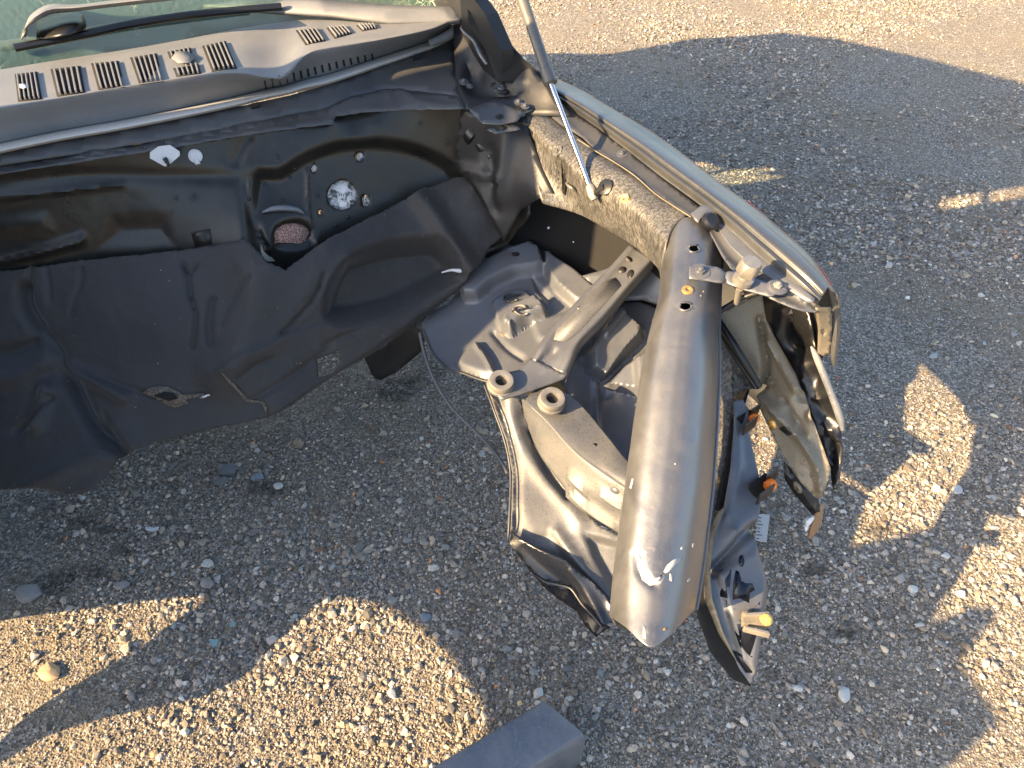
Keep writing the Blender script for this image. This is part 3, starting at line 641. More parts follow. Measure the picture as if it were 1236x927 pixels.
# ------------------------------------------------------------------ lower rail and front side panel
S = [[(690, 477, .535), (655, 466, .535), (634, 482, .532), (630, 486, .52), (636, 520, .46)], [(712, 500, .53), (690, 497, .53), (664, 508, .527), (658, 514, .515), (656, 556, .45)],
     [(738, 532, .525), (720, 534, .525), (698, 545, .52), (692, 552, .508), (692, 602, .43)], [(762, 560, .52), (758, 575, .52), (735, 572, .515), (728, 580, .503), (722, 628, .42)], [(800, 585, .515), (790, 600, .515), (775, 600, .51), (768, 606, .498), (765, 655, .41)]]
lr = loft('lower_rail', [[P(*p) for p in r] for r in S], 'greygrit', car, nu=6, nv=8, thick=.003, angle=50, feats=[ridge([(690, 573), (706, 588), (730, 600), (775, 620)], .012, 4.5), ridge([(688, 597), (706, 612), (730, 626), (775, 648)], .012, 4.5), waves(.002, .08, 4)])
disc('rail_mark', lr, 716, 506, 14, 7, 'greygrit', ang=35, off=.001); disc('rail_hole', lr, 718, 537, 2.4, 2, 'dark', off=.001); disc('rail_hole', lr, 742, 592, 6, 3.5, 'tray', ang=30, off=.001)
fp = sheet('front_side_panel', [(586, 462, .52), (600, 456, .53), (626, 474, .53), (634, 500, .49), (644, 530, .47), (662, 560, .44), (692, 600, .42), (722, 634, .41), (775, 660, .40), (775, 760, .33), (735, 756, .33), (716, 740, .32), (690, 716, .31), (655, 702, .32), (640, 690, .33), (616, 656, .37), (618, 620, .40), (619, 570, .43), (612, 532, .47), (598, 495, .505)],
      'greygrit', car, ctrl=[(650, 640, .385), (700, 690, .36), (630, 560, .44)], res=3, thick=.002, angle=50, feats=[ridge([(616, 470), (622, 520), (650, 570), (678, 600), (700, 630)], .007, 10), ridge([(640, 520), (660, 565), (686, 598)], -.016, 6),
      ridge([(672, 643), (700, 680), (738, 722)], .010, 7), ridge([(622, 620), (640, 650), (672, 645)], -.004, 8), dome([(700, 640), (780, 660), (780, 760), (742, 728), (712, 672)], -.02, 8), ridge([(600, 480), (616, 530), (623, 575), (622, 640)], -.010, 5), waves(.004, .03, 6)])
tube('panel_edge', [P(x-2, y, z+.004) for x, y, z in [(587, 466, .52), (598, 495, .505), (611, 532, .47), (618, 570, .43), (617, 620, .40), (615, 654, .37)]], .0022, 'ledge', fp)
disc('shade_stain', fp, 0, 0, 0, 0, 'tray', poly=[(618, 652), (630, 660), (650, 668), (672, 676), (690, 690), (712, 718), (706, 724), (690, 714), (660, 700), (642, 688), (620, 658)], off=.0008, thick=.0003)  # darker patch coloured in for shade and wet dirt
sheet('shade_dirt_sheet', [(617, 640, .395), (640, 659, .40), (662, 668, .40), (684, 677, .395), (712, 700, .375), (735, 722, .36), (742, 740, .35), (737, 757, .325), (724, 752, .325), (702, 729, .335), (689, 711, .34), (658, 702, .345), (640, 690, .35), (616, 657, .38)], 'bluepaint', car, res=3, thick=.002, feats=[ridge([(636, 664), (660, 690), (689, 711)], -.005, 8), ridge([(690, 690), (712, 720), (728, 752)], .006, 6)], label='dark blue black sheet standing in for shade and dirt, coming down to a point')  # dark sheet stands in for shade and dirt low on the panel
tube('fold_line', [P(x, y, z+.004) for x, y, z in [(656, 702, .345), (674, 706, .343), (689, 711, .342), (702, 729, .336), (714, 742, .332), (726, 756, .327)]], .0016, 'ledge', car, seg=6)
fl = sheet('panel_flange', [(640, 690, .335), (660, 703, .33), (688, 708, .325), (706, 728, .32), (729, 752, .315), (735, 748, .325), (738, 756, .31), (719, 769, .29), (706, 755, .29), (696, 738, .29), (672, 722, .295), (656, 708, .31)], 'bluepaint', car, res=4, thick=.003, feats=[ridge([(662, 700), (688, 708), (708, 730), (731, 756)], .004, 1.6)])
# folded inner wing panels in shade behind the rail
iw = sheet('inner_wing_panel', [(672, 452, .50), (692, 432, .52), (704, 420, .52), (722, 395, .53), (742, 366, .545), (772, 364, .55), (812, 380, .55), (812, 600, .44), (762, 566, .45), (735, 530, .46), (706, 496, .47), (684, 474, .48)], 'tray', car, ctrl=[(730, 480, .45)], res=2.4, thick=.002, angle=35, feats=[
      press([(702, 428), (742, 376), (756, 382), (778, 400), (776, 414), (726, 462), (704, 450)], .040, 7), press([(716, 410), (748, 378), (758, 385), (728, 420)], .008, 3), press([(726, 468), (756, 438), (812, 420), (812, 474), (775, 482)], .026, 6), ridge([(718, 462), (720, 520)], .008, 4), dome([(760, 430), (812, 400), (812, 520), (772, 500)], .016, 7), waves(.003, .04, 3)])

# ------------------------------------------------------------------ upper rail with its dirty inner face
Rr = [[(654, 131, .874), (640, 134, .877), (631, 143, .868), (632, 160, .842), (652, 239, .755), (660, 243, .735)],
      [(692, 160, .872), (676, 161, .875), (664, 173, .865), (667, 192, .838), (695, 253, .742), (702, 258, .73)],
      [(724, 184, .870), (710, 187, .874), (698, 200, .862), (701, 220, .835), (728, 272, .745), (734, 276, .735)],
      [(766, 211, .868), (752, 214, .872), (741, 230, .860), (744, 250, .832), (762, 293, .755), (768, 297, .745)],
      [(802, 234, .867), (790, 238, .870), (782, 256, .858), (782, 278, .833), (792, 320, .76), (797, 324, .75)],
      [(838, 256, .866), (828, 260, .868), (812, 275, .858), (803, 300, .838), (797, 338, .77), (800, 340, .76)]]
ur = loft('upper_rail', [[P(*p) for p in r] for r in Rr], 'greydirty', car, nu=6, nv=8, thick=.0025, angle=70, feats=[ridge([(634, 163), (664, 192)], -.005, 2), dome([(666, 182), (682, 192), (686, 236), (672, 222)], -.004, 3)])
disc('rail_slot', ur, 0, 0, 0, 0, 'blackmatt', poly=[(678, 193), (681, 190), (683, 236), (679, 233)], off=.001)
ring('weld_nut', hit(ur, 755, 240)[0], hit(ur, 755, 240)[1], .0085, .0045, .004, 'brass', ur); bolt_on('rail_stud', ur, 673, 182, .006, 'greydirty', h=.4)
hk = tube('hook', [hit(ur, 684, 221, .0)[0], hit(ur, 689, 221, .008)[0], hit(ur, 694, 224, .009)[0], hit(ur, 696, 230, .003)[0]], .0028, 'zinc', ur)
for y in (202, 210, 218, 228): bolt_on('weld_spot', ur, 673, y-2, .0025, 'greydirty', washer=False, h=.4)

# ------------------------------------------------------------------ bent front beam
BR = [(262, 808, 866, .868, 0, 0), (285, 803, 872, .866, 0, 0), (320, 800, 870, .858, 0, 0), (360, 795, 868, .846, 0, 0), (400, 784, 867, .83, 0, 0), (450, 774, 867, .80, 0, 0), (500, 766, 865, .77, 2, 0), (550, 759, 862, .74, 4, 0), (600, 752, 858, .71, 6, 0), (650, 745, 852, .68, 9, -2), (700, 739, 846, .65, 18, -4), (742, 735, 839, .625, 42, -6)]
rows = []
for y, l, r_, z, v, ro in BR:
    pr = [(0.0, -.075, 0), (0.0, -.045, 0), (.07, -.022, .15), (.2, -.006, .4), (.38, 0, .85), (.5, .001, 1), (.64, -.001, .85), (.82, -.012, .45), (.95, -.034, .12), (1.0, -.055, 0), (1.0, -.09, 0)]
    row = []
    for k, (u, dz, vv) in enumerate(pr):
        p = P(l+(r_-l)*u, y+v*vv+ro*u, z+dz)
        if k in (0, len(pr)-1):
            q = P(l+(r_-l)*(.0 if k == 0 else 1.0), y+ro*u, z+pr[1 if k == 0 else -2][1]); p = q+Vector((.012 if k == 0 else -.012, 0, -.035))
        row.append(p)
    rows.append(row)
beam = loft('front_beam', rows, 'greybeam', car, nu=5, nv=22, thick=.003, angle=70, holes=[(838, 301, 7.5, 4.5), (827, 371, 8, 5)], feats=[dome([(806, 264), (870, 264), (868, 280), (806, 284)], .0, 4), waves(.0025, .018, 2), ridge([(768, 670), (772, 690), (790, 706)], -.004, 5)],
            label='bent satin grey rail curving toward the viewer')
loft('beam_underside', [[r[0]+Vector((.002, 0, 0)), (r[0]+r[-1])/2-Vector((0, 0, .03)), r[-1]] for r in rows], 'dark', beam, nu=4, nv=3, thick=.002)
ring('threaded_nut', hit(beam, 830, 350)[0], hit(beam, 830, 350)[1], .009, .004, .002, 'brass', beam)
tube('beam_flange', [r[-2]+Vector((.002, 0, 0)) for r in rows], .0028, 'grey', beam, seg=8)
chips = [[(771, 668), (774, 678), (776, 692), (784, 700), (795, 700), (800, 694), (803, 696), (797, 705), (784, 707), (775, 700), (771, 688), (769, 674)], [(801, 690), (805, 682), (812, 676), (820, 672), (822, 676), (815, 682), (808, 690), (803, 692)], [(808, 692), (812, 693), (811, 703), (808, 700)],
         [(776, 755), (779, 757), (780, 772), (776, 770)], [(763, 577), (765, 578), (762, 590), (760, 589)], [(835, 656), (838, 655), (837, 660), (835, 661)], [(829, 700), (832, 697), (833, 700), (829, 703)], [(822, 660), (825, 660), (824, 663), (821, 663)]]
for q in chips: disc('paint_chip', beam, 0, 0, 0, 0, 'strip', poly=q, off=.0006, thick=.0003)
disc('rust_spot', beam, 803, 759, 3.2, 2, 'rust', ang=-30, off=.0006)
for x, y in ((849, 352), (846, 357), (815, 560)): disc('paint_chip', beam, x, y, .8, 1.0, 'strip', off=.0006, thick=.0003)
# stay across to the wing, with bolts
stay = sheet('headlamp_stay', [(832, 321, .872), (850, 319, .873), (868, 323, .872), (876, 327, .868), (888, 328, .866), (925, 340, .864), (952, 348, .862), (930, 358, .856), (900, 350, .856), (878, 342, .856), (868, 341, .862), (850, 338, .864), (832, 336, .864)], 'grey', car, res=4, thick=.003, feats=[ridge([(876, 324), (877, 344)], -.004, 2)])
bolt_on('stay_bolt', stay, 845, 328, .0085, 'grey', h=.7)
nb_ = turn('adjuster_nut', P(895, 341, .862), UP+CF*.2, [(.014, 0), (.017, .002), (.017, .012), (.010, .014), (.010, .02), (.0165, .021), (.0185, .025), (.0185, .043), (.0145, .048), (.005, .049)], 'zinc', car, seg=24, hexes=(5, 6, 7), label='big pale hexagonal nut on headlamp stay')
tube('adjuster_stem', [P(893, 348, .85), P(889, 366, .80)], [.006, .005], 'zinc', nb_, smooth=0)

# ------------------------------------------------------------------ wing
fb = sheet('wing_brace', [(850, 268, .866), (868, 258, .868), (888, 278, .866), (920, 312, .862), (952, 340, .858), (976, 362, .85), (990, 374, .84), (975, 375, .838), (955, 370, .84), (930, 360, .842), (908, 344, .846), (884, 326, .85), (872, 306, .856), (862, 284, .862)], 'grey', car, res=4, thick=.0025,
      feats=[ridge([(860, 268), (880, 300), (912, 326), (950, 352), (985, 372)], -.010, 9), waves(.002, .05, 7)])
disc('square_hole', fb, 0, 0, 0, 0, 'blackmatt', poly=[(911, 325), (917, 323), (923, 327), (916, 330)], off=.001)
turn('stay_washer', P(938, 347, .859), UP+CF*.2, [(.017, 0), (.017, .002), (.012, .004), (.009, .004)], 'grey', car); bolt('stay_bolt', P(938, 346, .861), UP+CF*.2, .0075, 'zinc', car)
ch = sheet('wing_channel', [(597, 99, .886), (612, 95, .888), (638, 95, .89), (662, 112, .888), (690, 134, .886), (721, 155, .884), (763, 187, .88), (800, 216, .878), (846, 251, .874), (834, 262, .872), (812, 248, .872), (788, 232, .872), (764, 212, .872), (742, 196, .873), (720, 184, .874), (704, 168, .876), (676, 150, .878), (650, 128, .88), (630, 112, .883), (608, 105, .885)], 'ledge', car, res=4, thick=.002, label='dark grey gutter inside the wing',
      feats=[ridge([(612, 104), (660, 130), (720, 182), (790, 232), (832, 262)], .004, 3)])
disc('square_hole', ch, 0, 0, 0, 0, 'blackmatt', poly=[(642, 108), (648, 107), (653, 110), (646, 112)], off=.001)
tube('gutter_seam', [P(x, y, z) for x, y, z in [(697, 168, .882), (720, 183, .88), (742, 196, .878), (766, 212, .878), (790, 233, .877), (812, 248, .877), (834, 262, .876)]], .0012, 'tan', ch, seg=6)  # seam tinted tan to stand for its sunlit edge
for x, y in ((751, 186), (727, 158), (788, 200)): bolt_on('gutter_bolt', ch, x, y, .006 if x == 751 else .003, 'grey')
FS = [((658, 115), (668, 104), (674, 97), .905), ((690, 133), (700, 122), (706, 112), .905), ((721, 154), (730, 141), (737, 131), .903), ((763, 186), (774, 168), (783, 158), .90), ((799, 214), (812, 195), (824, 187), .898), ((847, 249), (858, 229), (869, 222), .894), ((880, 277), (896, 257), (911, 252), .89), ((912, 308), (930, 283), (945, 281), .885), ((944, 337), (960, 308), (975, 307), .878), ((966, 356), (982, 328), (996, 336), .87), ((984, 371), (999, 348), (1010, 358), .858)]
rows = []
for C_, D_, E_, z in FS:
    C_, D_, E_ = (np.array(q, float) for q in (C_, D_, E_)); e = P(*E_, z-.022)
    rows.append([P(*C_, z-.022), P(*(C_*.86+D_*.14), z-.017), P(*(C_*.6+D_*.4), z-.004), P(*(C_*.45+D_*.55), z-.006), P(*(C_*.25+D_*.75), z+.001), P(*D_, z), P(*(D_*.55+E_*.45), z-.006), e, e+CR*.018+Vector((0, 0, -.06)), e+CR*.035+Vector((0, 0, -.2)), e+CR*.02+Vector((0, 0, -.4))])
wing = loft('wing', rows, 'silver', car, nu=4, nv=6, thick=.0012, angle=50, label='silver front wing seen along its top edge')
WI = [((868, 262), (884, 280)), ((888, 284), (905, 296)), ((915, 312), (930, 322)), ((950, 343), (962, 350)), ((982, 368), (992, 372))]
loft('wing_flank', [[P(*a, .865-.003*i), P((a[0]*.5+b[0]*.5)+2, (a[1]+b[1])/2-3, .870-.003*i), P(b[0], b[1]-8, .872-.003*i)] for i, (a, b) in enumerate([((862, 268), (868, 264)), ((880, 296), (897, 292)), ((905, 318), (926, 318)), ((940, 342), (952, 342)), ((976, 366), (984, 368))])], 'grey', wing, nu=4, nv=4, thick=.001)
we = loft('wing_front_edge', [[P(1000, 349, .856), P(1006, 351, .85), P(1011, 358, .842)], [P(1003, 368, .82), P(1009, 368, .822), P(1014.5, 376, .81)], [P(1004, 400, .77), P(1010, 402, .772), P(1014, 404, .76)], [P(1002, 428, .72), P(1007, 432, .72), P(1010, 432, .71)], [P(1006, 443, .695), P(1008, 443, .695), P(1009, 441, .69)]], 'silver', wing, nu=4, nv=4, thick=.002)
sheet('wing_inner_flange', [(985, 372, .84), (1003, 371, .83), (1004, 400, .775), (1002, 426, .725), (996, 431, .715), (987, 426, .725), (988, 400, .78)], 'tan', wing, res=4, thick=.002, holes=[ell(994, 401, 1.8, 3)])
tube('pinstripe', [P(903, 243, .872), P(937, 273, .868), P(960, 292, .864), P(990, 324, .858), P(1004, 345, .85)], .0012, 'redline', wing, seg=6, label='thin red line along outer wing edge')
dk = turn('hood_stop', P(857, 268, .876), UP+CF*.5, [(.014, -.006), (.017, 0), (.017, .006), (.012, .010), (.004, .009)], 'black', car, seg=20, label='black rubber hood stop')
loft('stop_collar', [[P(833, 258, .876), P(848, 247, .884), P(862, 243, .882)], [P(838, 264, .878), P(852, 253, .886), P(868, 250, .884)], [P(843, 269, .874), P(848, 262, .88), P(870, 256, .878)]], 'grey', dk, thick=.003)

# ------------------------------------------------------------------ gas strut
j = P(722, 229, .835)+Vector((-.012, -.02, 0)); jt = P(665, 101, .985); tp = P(624, -20, 1.12)
gs = bpy.data.objects.new('gas_strut', None); COL.objects.link(gs); gs.parent = car; gs.location = (0, 0, 0)
tube('piston_rod', [j, jt], .0052, 'chrome', gs, smooth=0)
dv = (tp-jt).normalized()
tube('strut_cylinder', [jt-dv*.0, jt+dv*.001, jt+dv*.028, jt+dv*.030, tp], [.0115, .0135, .0135, .0112, .0112], 'cyl', gs, smooth=0, seg=20)
tube('ball_socket', [j+(jt-j).normalized()*.022, j+(jt-j).normalized()*.018, j, j-(jt-j).normalized()*.010], [.006, .009, .010, .007], 'zinc', gs, smooth=0, seg=16)
c, n = hit(ur, 731, 226); tube('ball_stud', [c, j], [.009, .006], 'black', gs, smooth=0); turn('stud_washer', c, n, [(.016, 0), (.016, .003), (.009, .005)], 'black', gs)

# ------------------------------------------------------------------ front corner: liner, bracket, clips
bg_ = sheet('corner_gusset', [(866, 388, .70), (874, 400, .70), (888, 425, .67), (905, 455, .64), (914, 468, .62), (890, 482, .60), (886, 510, .58), (880, 560, .54), (868, 612, .52), (860, 650, .50), (846, 600, .54), (856, 480, .62)], 'greydirty', car, res=5, ctrl=[], feats=[ridge([(876, 410), (880, 460), (876, 520), (868, 570)], .012, 6), dome([(890, 440), (915, 470), (885, 500), (880, 450)], -.02, 6), waves(.004, .05, 2)])
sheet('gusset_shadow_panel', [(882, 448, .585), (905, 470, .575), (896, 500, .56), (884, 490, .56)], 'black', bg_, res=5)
tl = sheet('headlamp_panel', [(866, 380, .72), (888, 368, .74), (906, 360, .755), (920, 352, .765), (924, 385, .72), (936, 408, .70), (960, 450, .66), (976, 490, .62), (986, 520, .59), (1003, 566, .54), (1001, 576, .53), (993, 600, .50), (984, 601, .49), (966, 582, .51), (951, 560, .52), (940, 540, .53), (926, 512, .56), (917, 492, .57), (916, 480, .58), (922, 468, .60), (910, 460, .61), (888, 425, .66)], 'tan', car, ctrl=[(950, 490, .61), (905, 400, .70)], res=3.5, thick=.002, angle=45, label='dusty tan inner headlamp panel',
      feats=[ridge([(918, 385), (922, 420), (925, 448), (922, 468)], -.016, 4), ridge([(928, 412), (945, 440), (962, 470)], .012, 5), ridge([(920, 478), (940, 500), (965, 525), (985, 560), (992, 590)], .016, 6), dome([(934, 470), (950, 480), (976, 520), (980, 540), (960, 520)], -.012, 6), dome(ell(970, 478, 10, 10), -.012, 5), dome(ell(978, 502, 8, 10), .012, 5), waves(.003, .06, 9)])
disc('panel_slot', tl, 0, 0, 0, 0, 'dark', poly=[(940, 517), (947, 514), (956, 524), (951, 526)], off=.001); disc('brass_patch', tl, 932, 512, 5, 7, 'brass', ang=-30, off=.001)
for x, y, r in ((931, 461, .006), (972, 558, .006), (968, 574, .004), (982, 576, .005)): bolt_on('panel_bolt', tl, x, y, r, 'tan', h=.4)
dl = sheet('wing_liner', [(912, 350, .74), (930, 355, .75), (948, 364, .76), (976, 374, .76), (979, 395, .74), (985, 428, .70), (1004, 474, .64), (1015, 505, .60), (1017, 545, .55), (1011, 592, .50), (1005, 590, .50), (1002, 566, .51), (984, 520, .56), (974, 490, .59), (958, 450, .63), (934, 408, .68), (920, 384, .70)], 'black', car, ctrl=[(965, 410, .68), (995, 500, .59)], res=5, thick=.003, feats=[ridge([(952, 372), (955, 400), (972, 425), (985, 432)], -.012, 4), ridge([(968, 440), (975, 480), (985, 520)], .010, 6), ridge([(985, 480), (1008, 476)], .006, 3), ridge([(985, 500), (1014, 530)], .008, 4), dome(ell(1004, 545, 8, 20), -.012, 5), dome(ell(984, 455, 10, 12), -.008, 5), waves(.004, .05, 1)])
tube('liner_edge', [P(x, y, z+.003) for x, y, z in [(979, 418, .71), (986, 432, .695), (1003, 474, .64), (1014, 504, .60), (1017, 520, .58)]], [.002, .006, .0065, .007, .003], 'barpaint', dl, label='blue painted outer edge of liner')
tube('trim_bar', [P(866, 386, .73), P(885, 415, .71), P(900, 440, .68), P(916, 467, .64)], .007, 'black', car, label='glossy black trim bar'); tube('trim_bar', [P(868, 398, .71), P(888, 432, .68), P(902, 452, .66), P(912, 468, .64)], .005, 'black', car)
tube('panel_strut', [P(868, 376, .76), P(900, 358, .79), P(932, 350, .82)], .005, 'dark', car)
ds = sheet('lower_liner_strip', [(946, 557, .51), (958, 568, .50), (974, 590, .48), (988, 604, .46), (990, 618, .44), (985, 626, .42), (974, 614, .43), (958, 596, .46), (947, 578, .48)], 'black', car, res=4, feats=[ridge([(950, 570), (985, 615)], .006, 4)])
disc('mud_spot', ds, 963, 588, 4, 8, 'tan', ang=-30, off=.001)
rg = tube('torn_scrap', [P(991, 608, .45), P(988, 622, .43), P(982, 638, .41), P(977, 650, .395)], [.002, .008, .009, .002], 'rust', car, seg=7, label='rusty torn scrap dangling below liner'); tube('foil_edge', [P(985, 622, .43), P(975, 632, .42), P(973, 646, .40)], [.002, .005, .002], 'foil', rg, seg=6)

bb = sheet('bracket_back', [(884, 500, .60), (876, 560, .555), (866, 605, .53), (850, 655, .49), (839, 705, .45), (842, 745, .41), (858, 788, .37), (884, 820, .34), (906, 829, .33), (912, 800, .36), (890, 740, .40), (880, 640, .49), (892, 560, .55)], 'blackmatt', car, res=6)
bk = sheet('bumper_bracket', [(886, 484, .635), (897, 482, .635), (905, 498, .62), (903, 520, .60), (912, 556, .57), (920, 592, .54), (917, 618, .53), (910, 640, .51), (914, 660, .50), (922, 688, .47), (926, 712, .45), (922, 745, .43), (918, 775, .40), (914, 805, .375), (906, 826, .355), (893, 808, .37), (880, 780, .39), (866, 750, .42), (857, 716, .45), (855, 688, .47), (859, 655, .50), (873, 612, .53), (881, 565, .57), (884, 520, .60)], 'grey', car, ctrl=[(885, 740, .435), (890, 640, .525)], res=2.2, thick=.003, angle=40,
      feats=[ridge([(858, 690), (880, 668), (912, 636)], -.014, 6), dome([(860, 690), (914, 655), (930, 700), (914, 820), (890, 800)], .008, 8), ridge([(885, 500), (890, 560), (880, 620)], .006, 8), waves(.004, .03, 14)], label='grey bumper bracket with wet stains and clips')
sheet('bracket_edge', [(874, 612, .545), (860, 652, .515), (856, 690, .485), (859, 722, .46), (872, 762, .425), (890, 800, .385), (868, 766, .41), (850, 722, .445), (849, 686, .47), (853, 650, .50), (866, 618, .53)], 'tan', bk, res=4, thick=.002)
for q in ([(869, 690), (872, 687), (883, 688), (882, 700), (878, 722), (869, 720)], [(888, 688), (892, 690), (892, 700), (900, 704), (908, 704), (911, 712), (905, 716), (904, 728), (893, 722), (884, 724), (885, 705)], [(876, 724), (886, 735), (893, 750), (903, 748), (910, 735), (917, 726), (915, 760), (905, 792), (893, 780), (887, 762), (894, 772), (890, 755), (880, 745)], [(882, 784), (895, 790), (908, 792), (908, 812), (900, 812), (888, 795)]):
    disc('wet_stain', bk, 0, 0, 0, 0, 'bluepaint', poly=q, off=.0006, thick=.0003)
disc('mount_hole', bk, 895, 677, 3.5, 7, 'bluepaint', off=.001)
for x, y, s in ((903, 504, .9), (921, 584, 1.1)):
    z = .615 if y < 550 else .555; c = P(x, y, z); e1 = (P(x+14*s, y-10*s, z)-c); e2 = (P(x+8*s, y+14*s, z-.02)-c)
    cb = wbox('clip_housing', c-UP*.012, e1*.62, e2*.62, UP*.007, 'blackmatt', bk, bevel=.002, label='black clip box with orange insert')
    for k_, q in enumerate(((x+8*s, y-6*s), (x+2*s, y+13*s))): wbox('clip_wall', P(*q, z+.0)+UP*.004, e1*.6 if k_ else e1*.5, e2*.07, UP*.014, 'black', cb, bevel=.001)
    turn('orange_insert', P(x+8*s, y+1, z), (0.2, -.5, 1), [(.010*s, -.006), (.011*s, 0), (.009*s, .007), (.004*s, .012)], 'orange', cb, seg=9)
c = P(912, 748, .45)
yc = wbox('clip_housing', c, P(934, 748, .45)*.5-P(900, 746, .45)*.5, P(917, 758, .44)*.5-P(917, 742, .44)*.5, UP*.006, 'tan', bk, bevel=.002, label='pale clip with yellow insert')
for y in (741, 756): prism('clip_wall', [(898, y-1, .462), (928, y-3 if y < 750 else y+6, .462), (930, y+1 if y < 750 else y+10, .462), (899, y+2, .462)], 'zinc', yc, .014, bevel=.0006)
turn('yellow_insert', P(925, 748, .456), (.3, -.4, 1), [(.010, -.008), (.011, 0), (.009, .006), (.003, .010)], 'yellow', yc, seg=8)

# ------------------------------------------------------------------ unseen cabin side, and plates added to block and shape the sun
def plate(name, poly, holes, s, mat, parent, thick=.03, label=None, rnd=0):
    """Upright panel seen along the sun: outline in (t, z) = metres along the panel and above the ground, standing s metres down-sun of the origin."""
    d = Vector((math.cos(SUN_AZ), math.sin(SUN_AZ), 0)); n = Vector((-d.y, d.x, 0)); V = []; E = []; lps = [np.array(q, float) for q in [poly]+list(holes)]
    if rnd: lps = [lps[0]]+[catmull(q, rnd, True) for q in lps[1:]]
    for q in lps:
        k = len(V); V += [tuple(p) for p in q]; E += [(k+i, k+(i+1) % len(q)) for i in range(len(q))]
    ov, oe, of, *_ = delaunay_2d_cdt([Vector(v) for v in V], E, [], 0, 1e-6)
    XY = np.array([tuple(v) for v in ov]); T = np.array([list(f) for f in of]); C = XY[T].mean(1); keep = inside(C, lps[0])
    for q in lps[1:]: keep &= ~inside(C, q)
    return mesh_from(name, [tuple(d*s+n*a+UP*b) for a, b in XY], T[keep], mat, parent, thick=thick, smooth=False, label=label)
def tz(pts, s):
    """Where the sun ray that ends at these spots of ground crosses the panel at s."""
    d = Vector((math.cos(SUN_AZ), math.sin(SUN_AZ), 0)); n = Vector((-d.y, d.x, 0)); out = []
    for x, y in pts:
        g_ = P(x, y, 0); out.append((g_.dot(n), (g_.dot(d)-s)*math.tan(SUN_EL)))
    return out
S1 = .80
plate('cabin_side', [(1.78, .15), (3.3, .15), (3.38, .7), (3.30, 1.10), (3.1, 1.37), (2.87, 1.47), (2.45, 1.56), (2.0, 1.64), (1.66, 1.66), (1.59, 1.45), (1.585, 1.10), (1.56, 1.055), (1.5, 1.035), (1.43, .98), (1.43, .90), (1.72, .86)],
      [tz([(790, 175), (840, 193), (885, 205), (930, 203), (962, 215), (972, 245), (952, 275), (880, 290), (800, 240)], S1), tz([(690, 118), (730, 119), (775, 130), (812, 146), (780, 165), (730, 150), (700, 135)], S1)], S1, 'dark', car, rnd=4)  # cabin side, outline and openings cut to place shade and sun patches
plate('hood_blocker', [(.85, 1.41), (1.0, 1.365), (1.62, 1.362), (1.62, 1.95), (.85, 2.0)], [tz([(1060, 266), (1100, 246), (1250, 222), (1250, 236), (1110, 257)], 0.0)], 0.0, 'dark', car, thick=.02)  # unseen plate added to shade the far ground, slotted for a light streak
S0 = -.9
LL1 = [(-30, 760), (20, 742), (150, 724), (262, 713), (225, 745), (180, 778), (130, 808), (60, 850), (15, 890), (-40, 930)]
LL2 = [(-20, 960), (40, 900), (110, 868), (200, 845), (260, 833), (300, 812), (335, 776), (375, 735), (405, 718), (440, 717), (490, 735), (545, 778), (588, 830), (600, 862), (590, 905), (560, 960), (300, 1000)]
scrap = plate('sun_blocker', [(-.03, .01), (2.6, .01), (2.6, 1.2), (1.8, 1.24), (1.68, 1.29), (1.62, 1.45), (1.60, 1.74), (1.55, 1.90), (1.46, 1.90), (1.40, 1.80), (1.36, 1.72), (1.27, 1.66), (1.20, 1.56), (1.165, 1.38), (1.15, 1.24), (1.12, 1.18), (1.05, 1.16), (.98, 1.12), (.9, 1.09), (.75, 1.02), (.6, 1.0), (.52, 1.0), (.46, 1.05), (.40, 1.15), (.345, 1.19), (.30, 1.15), (.27, 1.12), (.22, 1.05), (.2, 1.11), (.16, 1.13), (.13, 1.04), (.06, 1.03), (.0, 1.02)],  # scrap: the added sun-blocking plate
      [tz(LL1, S0), tz(LL2, S0)], S0, 'ledge', None, thick=.03, rnd=3)  # unseen plate added to cast shade, its holes let sun patches through
tag(scrap, 'unseen upright grey plate added to block and shape the sunlight', 'light blocker')

# ------------------------------------------------------------------ gravel
def ico():
    p = (1+5**.5)/2; v = np.array([(-1, p, 0), (1, p, 0), (-1, -p, 0), (1, -p, 0), (0, -1, p), (0, 1, p), (0, -1, -p), (0, 1, -p), (p, 0, -1), (p, 0, 1), (-p, 0, -1), (-p, 0, 1)], float)
    f = np.array([(0, 11, 5), (0, 5, 1), (0, 1, 7), (0, 7, 10), (0, 10, 11), (1, 5, 9), (5, 11, 4), (11, 10, 2), (10, 7, 6), (7, 1, 8), (3, 9, 4), (3, 4, 2), (3, 2, 6), (3, 6, 8), (3, 8, 9), (4, 9, 5), (2, 4, 11), (6, 2, 10), (8, 6, 7), (9, 8, 1)])
    return v/np.linalg.norm(v[0]), f
IV, IF = ico()
def rotm(n):
    q = rng.normal(size=(n, 4)); q /= np.linalg.norm(q, axis=1)[:, None]; a, b, c, d = q.T
    return np.stack([1-2*(c*c+d*d), 2*(b*c-a*d), 2*(b*d+a*c), 2*(b*c+a*d), 1-2*(b*b+d*d), 2*(c*d-a*b), 2*(b*d-a*c), 2*(c*d+a*b), 1-2*(b*b+c*c)], 1).reshape(n, 3, 3)
STAINS = [(62, 700, 26, 8), (110, 690, 30, 9), (95, 630, 24, 7), (150, 665, 16, 8), (60, 712, 18, 6), (135, 640, 14, 6), (205, 632, 12, 6), (930, 815, 12, 9), (905, 790, 8, 6), (1020, 765, 20, 7), (985, 690, 16, 6), (1060, 640, 18, 6), (945, 610, 12, 7), (470, 470, 26, 10), (520, 455, 20, 10), (330, 590, 14, 6), (690, 800, 10, 6), (715, 815, 9, 5), (1150, 590, 14, 6)]
